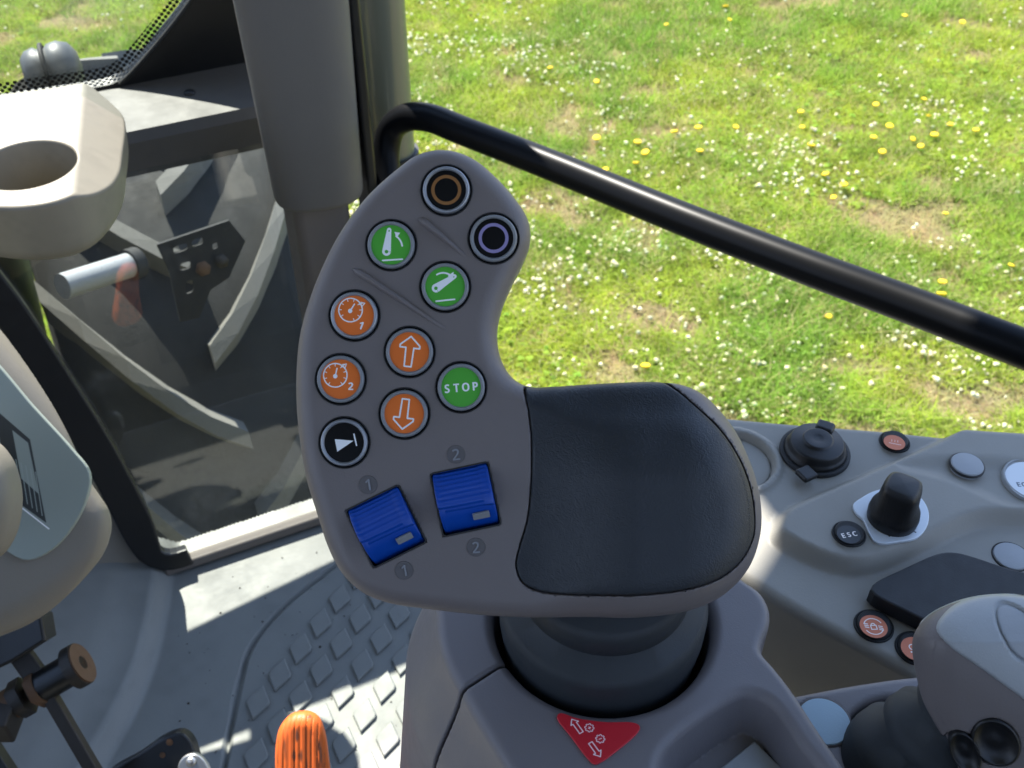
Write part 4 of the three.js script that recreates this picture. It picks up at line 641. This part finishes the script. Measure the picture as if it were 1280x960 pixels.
    g.applyQuaternion(new THREE.Quaternion().setFromUnitVectors(V(0, 0, 1), n)); const q = V((o[0] - 640) * k, (480 - o[1]) * k, wf(o[0], o[1])); g.translate(q.x, q.y, q.z + 0.0004); g.computeVertexNormals(); lpart('oval_button', g, M.black, lev); }
  const bg = lathe([[0, 0.05], [0.012, 0.05], [0.013, 0.040], [0.0175, 0.034], [0.0182, 0.028], [0.0150, 0.024], [0.0215, 0.018], [0.0225, 0.011], [0.0190, 0.007], [0.0255, 0.001], [0.0265, -0.006], [0.0262, -0.016]], 48); bg.applyMatrix4(new THREE.Matrix4().makeRotationFromEuler(new THREE.Euler(-0.15, 0, -0.45))); bg.translate(bc.x, BY + 0.002, bc.z); wpart('bellows_boot', boxUV(bg), M.rubber, lev);
}

// ------------------------------------------------------------------ steering column fairing with its sticker
{
  const D = 0.80, k = D / FOC, t = facing('steering_column', 'cream steering column fairing with a pale panel and printed chart', 'steering column', D);
  const outl = smooth([[-160, 300], [-80, 345], [-20, 392], [30, 455], [80, 535], [112, 598], [138, 636], [143, 664], [132, 702], [100, 738], [60, 768], [20, 788], [-60, 810], [-160, 800], [-220, 600]], 180);
  const wf = (x, y) => 0.02 - 0.00025 * (x - 0) - 0.00003 * (y - 600);
  const [mf, lo, hi] = moulding(outl, D, wf, 0.06, 0.022, 0.02, 0.003, 0.55); lpart('fairing', sdfGeo(mf, lo, [hi[0], hi[1], 0.09], 0.003, 12), M.beige, t);
  const panel = smooth([[-120, 400], [-40, 415], [0, 440], [50, 508], [90, 562], [108, 592], [104, 625], [88, 660], [66, 686], [42, 696], [18, 680], [-20, 645], [-120, 560]], 120);
  const pg = extr(shapeOf(panel.map(([x, y]) => [(x - 640) * k, (480 - y) * k])), 0.003, 0.001);
  { const p = pg.attributes.position, uv = pg.attributes.uv; for (let i = 0; i < p.count; i++) { const x = 640 + p.getX(i) / k, y = 480 - p.getY(i) / k; uv.setXY(i, (x + 150) / 300, 1 - (y - 410) / 300); p.setZ(i, p.getZ(i) + wf(x, y) + 0.0005); } pg.computeVertexNormals(); }
  lpart('side_panel', pg, new THREE.MeshPhysicalMaterial({ roughness: 0.45, map: canvasTex(600, 600, c => { // printed chart
    c.fillStyle = '#8f9890'; c.fillRect(0, 0, 600, 600); const q = (x, y) => [(x + 150) * 2, (y - 410) * 2], poly = (p) => { c.beginPath(); p.forEach((a, i) => i ? c.lineTo(...q(...a)) : c.moveTo(...q(...a))); };
    c.fillStyle = '#2c302f'; poly([[-6, 490], [48, 548], [63, 652], [20, 612], [-6, 560]]); c.closePath(); c.fill(); c.fillStyle = '#8f9890'; poly([[30, 536], [46, 552], [56, 616], [38, 596]]); c.closePath(); c.fill(); poly([[-6, 500], [14, 520], [20, 570], [-6, 540]]); c.closePath(); c.fill();
    c.strokeStyle = '#2c302f'; c.lineWidth = 2; for (let i = 0; i < 7; i++) { poly([[-4 + i * 4, 496 + i * 4], [2 + i * 4, 548 + i * 4]]); c.stroke(); } c.strokeStyle = '#9aa49c'; for (let i = 0; i < 8; i++) { poly([[18 + i * 5, 560 + i * 4], [24 + i * 5, 608 + i * 5]]); c.stroke(); }
    c.strokeStyle = '#fff'; c.lineWidth = 3; poly([[22, 616], [66, 660]]); c.stroke(); }) }), t);
  const [kf, l2, h2] = moulding(smooth([[-80, 545], [-30, 552], [-8, 575], [4, 610], [5, 645], [-4, 680], [-22, 704], [-80, 720]], 90), 0.70, () => 0.0, 0.05, 0.02, 0.02, 0.002);
  const sw = facing('column_switch', 'smooth beige rounded switch housing in front of the printed panel', 'switch', 0.70); lpart('housing', sdfGeo(kf, l2, [h2[0], h2[1], 0.01], 0.002, 12), M.beige, sw);
}

// ------------------------------------------------------------------ pedal linkage, pedal, orange handle
{
  const t = thing('pedal_linkage', 'rusty black pedal arm with an adjusting bolt and nuts', 'pedal', P(60, 900, 1.0));
  const q = (x, y, d = 0.98) => P(x, y, d);
  wpart('arm', bar(q(-30, 740), q(62, 868), 0.020, 0.010, AF, 0.002), M.steel, t); wpart('arm', bar(q(58, 862), q(130, 985), 0.012, 0.012, AF, 0.002), M.steel, t);
  wpart('mount', slab([q(-40, 790), q(40, 758), q(62, 768), q(66, 792), q(30, 815), q(-40, 850)], AF.clone().negate(), 0.02, 0.003), M.frame, t);
  const a = q(-30, 905), b = q(104, 828), d = b.clone().sub(a).normalize(), hex = (x0, x1, r, mat, name, seg) => wpart(name, boxUV(rod(a.clone().lerp(b, x0), a.clone().lerp(b, x1), r, seg)), mat, t);
  hex(0, 1, 0.0065, M.steel, 'bolt_shank', 24); hex(0.62, 0.90, 0.0150, M.frame, 'sleeve', 32); hex(0.55, 0.62, 0.0185, M.rust, 'nut', 6); hex(0.38, 0.48, 0.0185, M.steel, 'nut', 6); hex(0.30, 0.38, 0.0150, M.rust, 'washer', 32); hex(0.90, 0.985, 0.0205, M.steel, 'bolt_head', 32); hex(0.985, 1.0, 0.0195, M.rust, 'head_face', 32);
  wpart('block', boxUV(new RoundedBoxGeometry(0.032, 0.03, 0.03, 3, 0.003).translate(...q(-2, 900, 0.97).toArray())), M.steel, t); void d;
  wpart('lower_arm', bar(q(-30, 905), q(40, 1010), 0.012, 0.016, AF, 0.002), M.frame, t);

  const p = thing('foot_pedal', 'black foot pedal with worn pale spots and a bright metal clip', 'pedal', P(200, 960, 1.02)), pp = (x, y) => P(x, y, 1.03);
  wpart('pedal_pad', slab(smooth([[140, 968], [180, 940], [215, 917], [230, 914], [240, 922], [247, 942], [256, 975], [240, 1010], [170, 1010]], 80).map(a2 => pp(...a2)), AF.clone().negate(), 0.012, 0.003), M.frame, p);
  wpart('metal_clip', slab(smooth([[226, 958], [232, 946], [244, 942], [254, 948], [262, 962], [266, 990], [236, 990]], 60).map(a2 => P(a2[0], a2[1], 1.012)), AF.clone().negate(), 0.004, 0.0015), M.rawsteel, p);
  wpart('rivet', along(lathe([[0, 0.004], [0.003, 0.0035], [0.0045, 0.002], [0.005, 0]], 20), AF.clone().negate(), P(239, 952, 1.006)), M.rawsteel, p);
  for (const [x, y, r] of [[212, 928, 0.003], [203, 944, 0.0026]]) wpart('worn_spot', along(lathe([[0, 0.0006], [r, 0.0004], [r * 1.1, 0]], 12), AF.clone().negate(), P(x, y, 1.0145)), M.rust, p);

  const D = 0.78, k = D / FOC, h = facing('orange_handle', 'scuffed orange lever handle standing on the studded floor', 'handle', D);
  const tex = dataTex(256, (u, v) => { const s = tileNoise(u, v * 0.12, 40), n = sm(0.58, 0.80, s * 0.6 + tileNoise(u, v, 10) * 0.45), r = 0.9 + 0.1 * s; return [mix(0.90, 0.42, n) * r, mix(0.42, 0.24, n) * r, mix(0.16, 0.16, n) * r]; }, true);
  const [f, lo, hi] = moulding(smooth([[347, 1100], [346, 985], [346, 930], [352, 905], [366, 891], [384, 888], [398, 895], [406, 912], [412, 950], [420, 1010], [432, 1100], [390, 1120]], 100), D, (x) => 0.004 - 0.0006 * sm(0.6, 1, Math.cos((x) * 0.9)), 0.016, 0.009, 0.009, 0.0012);
  const hg = sdfGeo(f, lo, [hi[0], hi[1], 0.012], 0.0012, 14); lpart('handle_body', hg, plastic(C(255, 255, 255), 0.5, { map: tex, grain: 0.0001 }), h);
}

// ------------------------------------------------------------------ outside the lower window: front wheel, guard, bracket
{
  const c = atFR(0.13, 1.98, 0.76), t = thing('front_wheel', 'dusty black tractor front wheel with tall lugs below the window', 'wheel', V(c.x, 0, c.z)), Rw = 0.70, hwid = 0.24;
  const prof = []; for (let i = 0; i <= 16; i++) { const a = mix(-1, 1, i / 16); prof.push([Rw - 0.05 * Math.pow(Math.abs(a), 4) - (Math.abs(a) > 0.99 ? 0.03 : 0), a * hwid]); }
  const g = lathe([[0.40, -hwid * 0.85], [0.55, -hwid * 1.05], ...prof, [0.55, hwid * 1.05], [0.40, hwid * 0.85]], 96); wpart('tyre', boxUV(along(g, RD, c), 8), M.tyre, t);
  wpart('rim', boxUV(along(lathe([[0.0, -0.05], [0.30, -0.06], [0.38, -0.16], [0.42, -0.2], [0.42, 0.2], [0.38, 0.16], [0.3, -0.02], [0, -0.02]], 48), RD, c)), M.rust, t);
  const n = 15; for (let i = 0; i < n; i++) for (const s of [-1, 1]) {
    const a0 = (i + (s > 0 ? 0.5 : 0)) / n * 6.2832; const pts = [], idx = [], seg = 5;
    for (let q = 0; q <= seg; q++) { const u = q / seg, y = s * mix(-0.01, hwid * 1.02, u), a = a0 + s * 0 + 0.26 * u * u + 0.22 * u, base = Rw - 0.05 * Math.pow(Math.abs(y / hwid), 4) - 0.01, hgt = 0.058, w = mix(0.018, 0.026, u);
      for (const [da, h, kk] of [[-1.5, 0, 1], [-0.8, 1, 1], [0.8, 1, 1], [1.5, 0, 1]]) { const r = base + h * hgt, aa = a + da * w / Rw * kk; pts.push(r * Math.cos(aa), y, r * Math.sin(aa)); } }
    for (let q = 0; q < seg; q++) for (let j = 0; j < 3; j++) { const o = q * 4 + j; s > 0 ? idx.push(o, o + 4, o + 1, o + 1, o + 4, o + 5) : idx.push(o, o + 1, o + 4, o + 1, o + 5, o + 4); }
    const e = seg * 4; idx.push(e, e + 1, e + 2, e, e + 2, e + 3, 0, 2, 1, 0, 3, 2);
    let lg = new THREE.BufferGeometry(); lg.setAttribute('position', new THREE.Float32BufferAttribute(pts, 3)); lg.setIndex(idx); lg = lg.toNonIndexed(); lg.computeVertexNormals(); wpart('lug', boxUV(along(lg, RD, c), 8), M.tyreWorn, t);
  }
  const hood = thing('hood_side', 'dark tractor body side behind the lower window', 'bodywork', atFR(-0.2, 2.0, 0.9));
  wpart('panel', boxUV(bar(atFR(-0.44, 1.32, 1.15), atFR(-0.44, 3.2, 1.15), 0.5, 1.1, V(0, 1, 0), 0.04), 6), M.hull, hood);
  const br = thing('perforated_bracket', 'dark slotted metal bracket with bolts outside the lower window', 'bracket', P(240, 330, 1.62)), nn = wN.clone().multiplyScalar(1), bo = P(240, 330, 1.62);
  const X = (x, y) => onPlane(x, y, bo, nn), sh = []; void sh;
  const o2 = X(200, 300), ux = X(300, 272).sub(o2).normalize(), uy = nn.clone().cross(ux), to = (x, y) => { const d = X(x, y).sub(o2); return [d.dot(ux), d.dot(uy)]; };
  const shp = shapeOf([[196, 305], [285, 275], [305, 300], [285, 345], [262, 360], [248, 395], [225, 400], [212, 340]].map(p => to(...p)));
  for (const [x, y, w, h2] of [[225, 309, 9, 4.5], [246, 301, 7, 4.5], [231, 331, 7, 4.5], [236, 357, 5, 8], [268, 306, 3.5, 3.5]]) { const hp = new THREE.Path(); for (let i = 0; i < 20; i++) { const q = i / 20 * 6.2832, cc = Math.cos(q), ss = Math.sin(q), p = to(x + Math.sign(cc) * Math.pow(Math.abs(cc), 0.6) * w, y + Math.sign(ss) * Math.pow(Math.abs(ss), 0.6) * h2 - Math.sign(cc) * Math.pow(Math.abs(cc), 0.6) * w * 0.3); i ? hp.lineTo(...p) : hp.moveTo(...p); } hp.closePath(); shp.holes.push(hp); }
  const bgm = extr(shp, 0.006, 0.001); bgm.applyMatrix4(basis(ux, uy, nn, o2)); wpart('plate', boxUV(bgm), M.hull, br);
  for (const [x, y, r] of [[253, 334, 0.012], [276, 325, 0.011]]) { const p = X(x, y); wpart('bolt', boxUV(along(lathe([[0, 0.014], [r * 0.6, 0.014], [r * 0.7, 0.010], [r, 0.010], [r, 0]], 6), nn, p)), x < 260 ? M.rust : M.steel, br); }
  const tb = thing('grey_tube', 'pale grey dusty pipe beside the tractor body outside the lower window', 'pipe', P(120, 340, 1.7)); wpart('tube', rod(P(78, 358, 1.62), P(166, 330, 1.72), 0.020, 24), M.cap, tb); wpart('collar', rod(P(160, 332, 1.715), P(172, 328, 1.73), 0.026, 24), M.hull, tb);
}

scene.traverse(o => { if (o.isMesh) { o.castShadow = true; o.receiveShadow = true; } });
renderer.render(scene, camera);
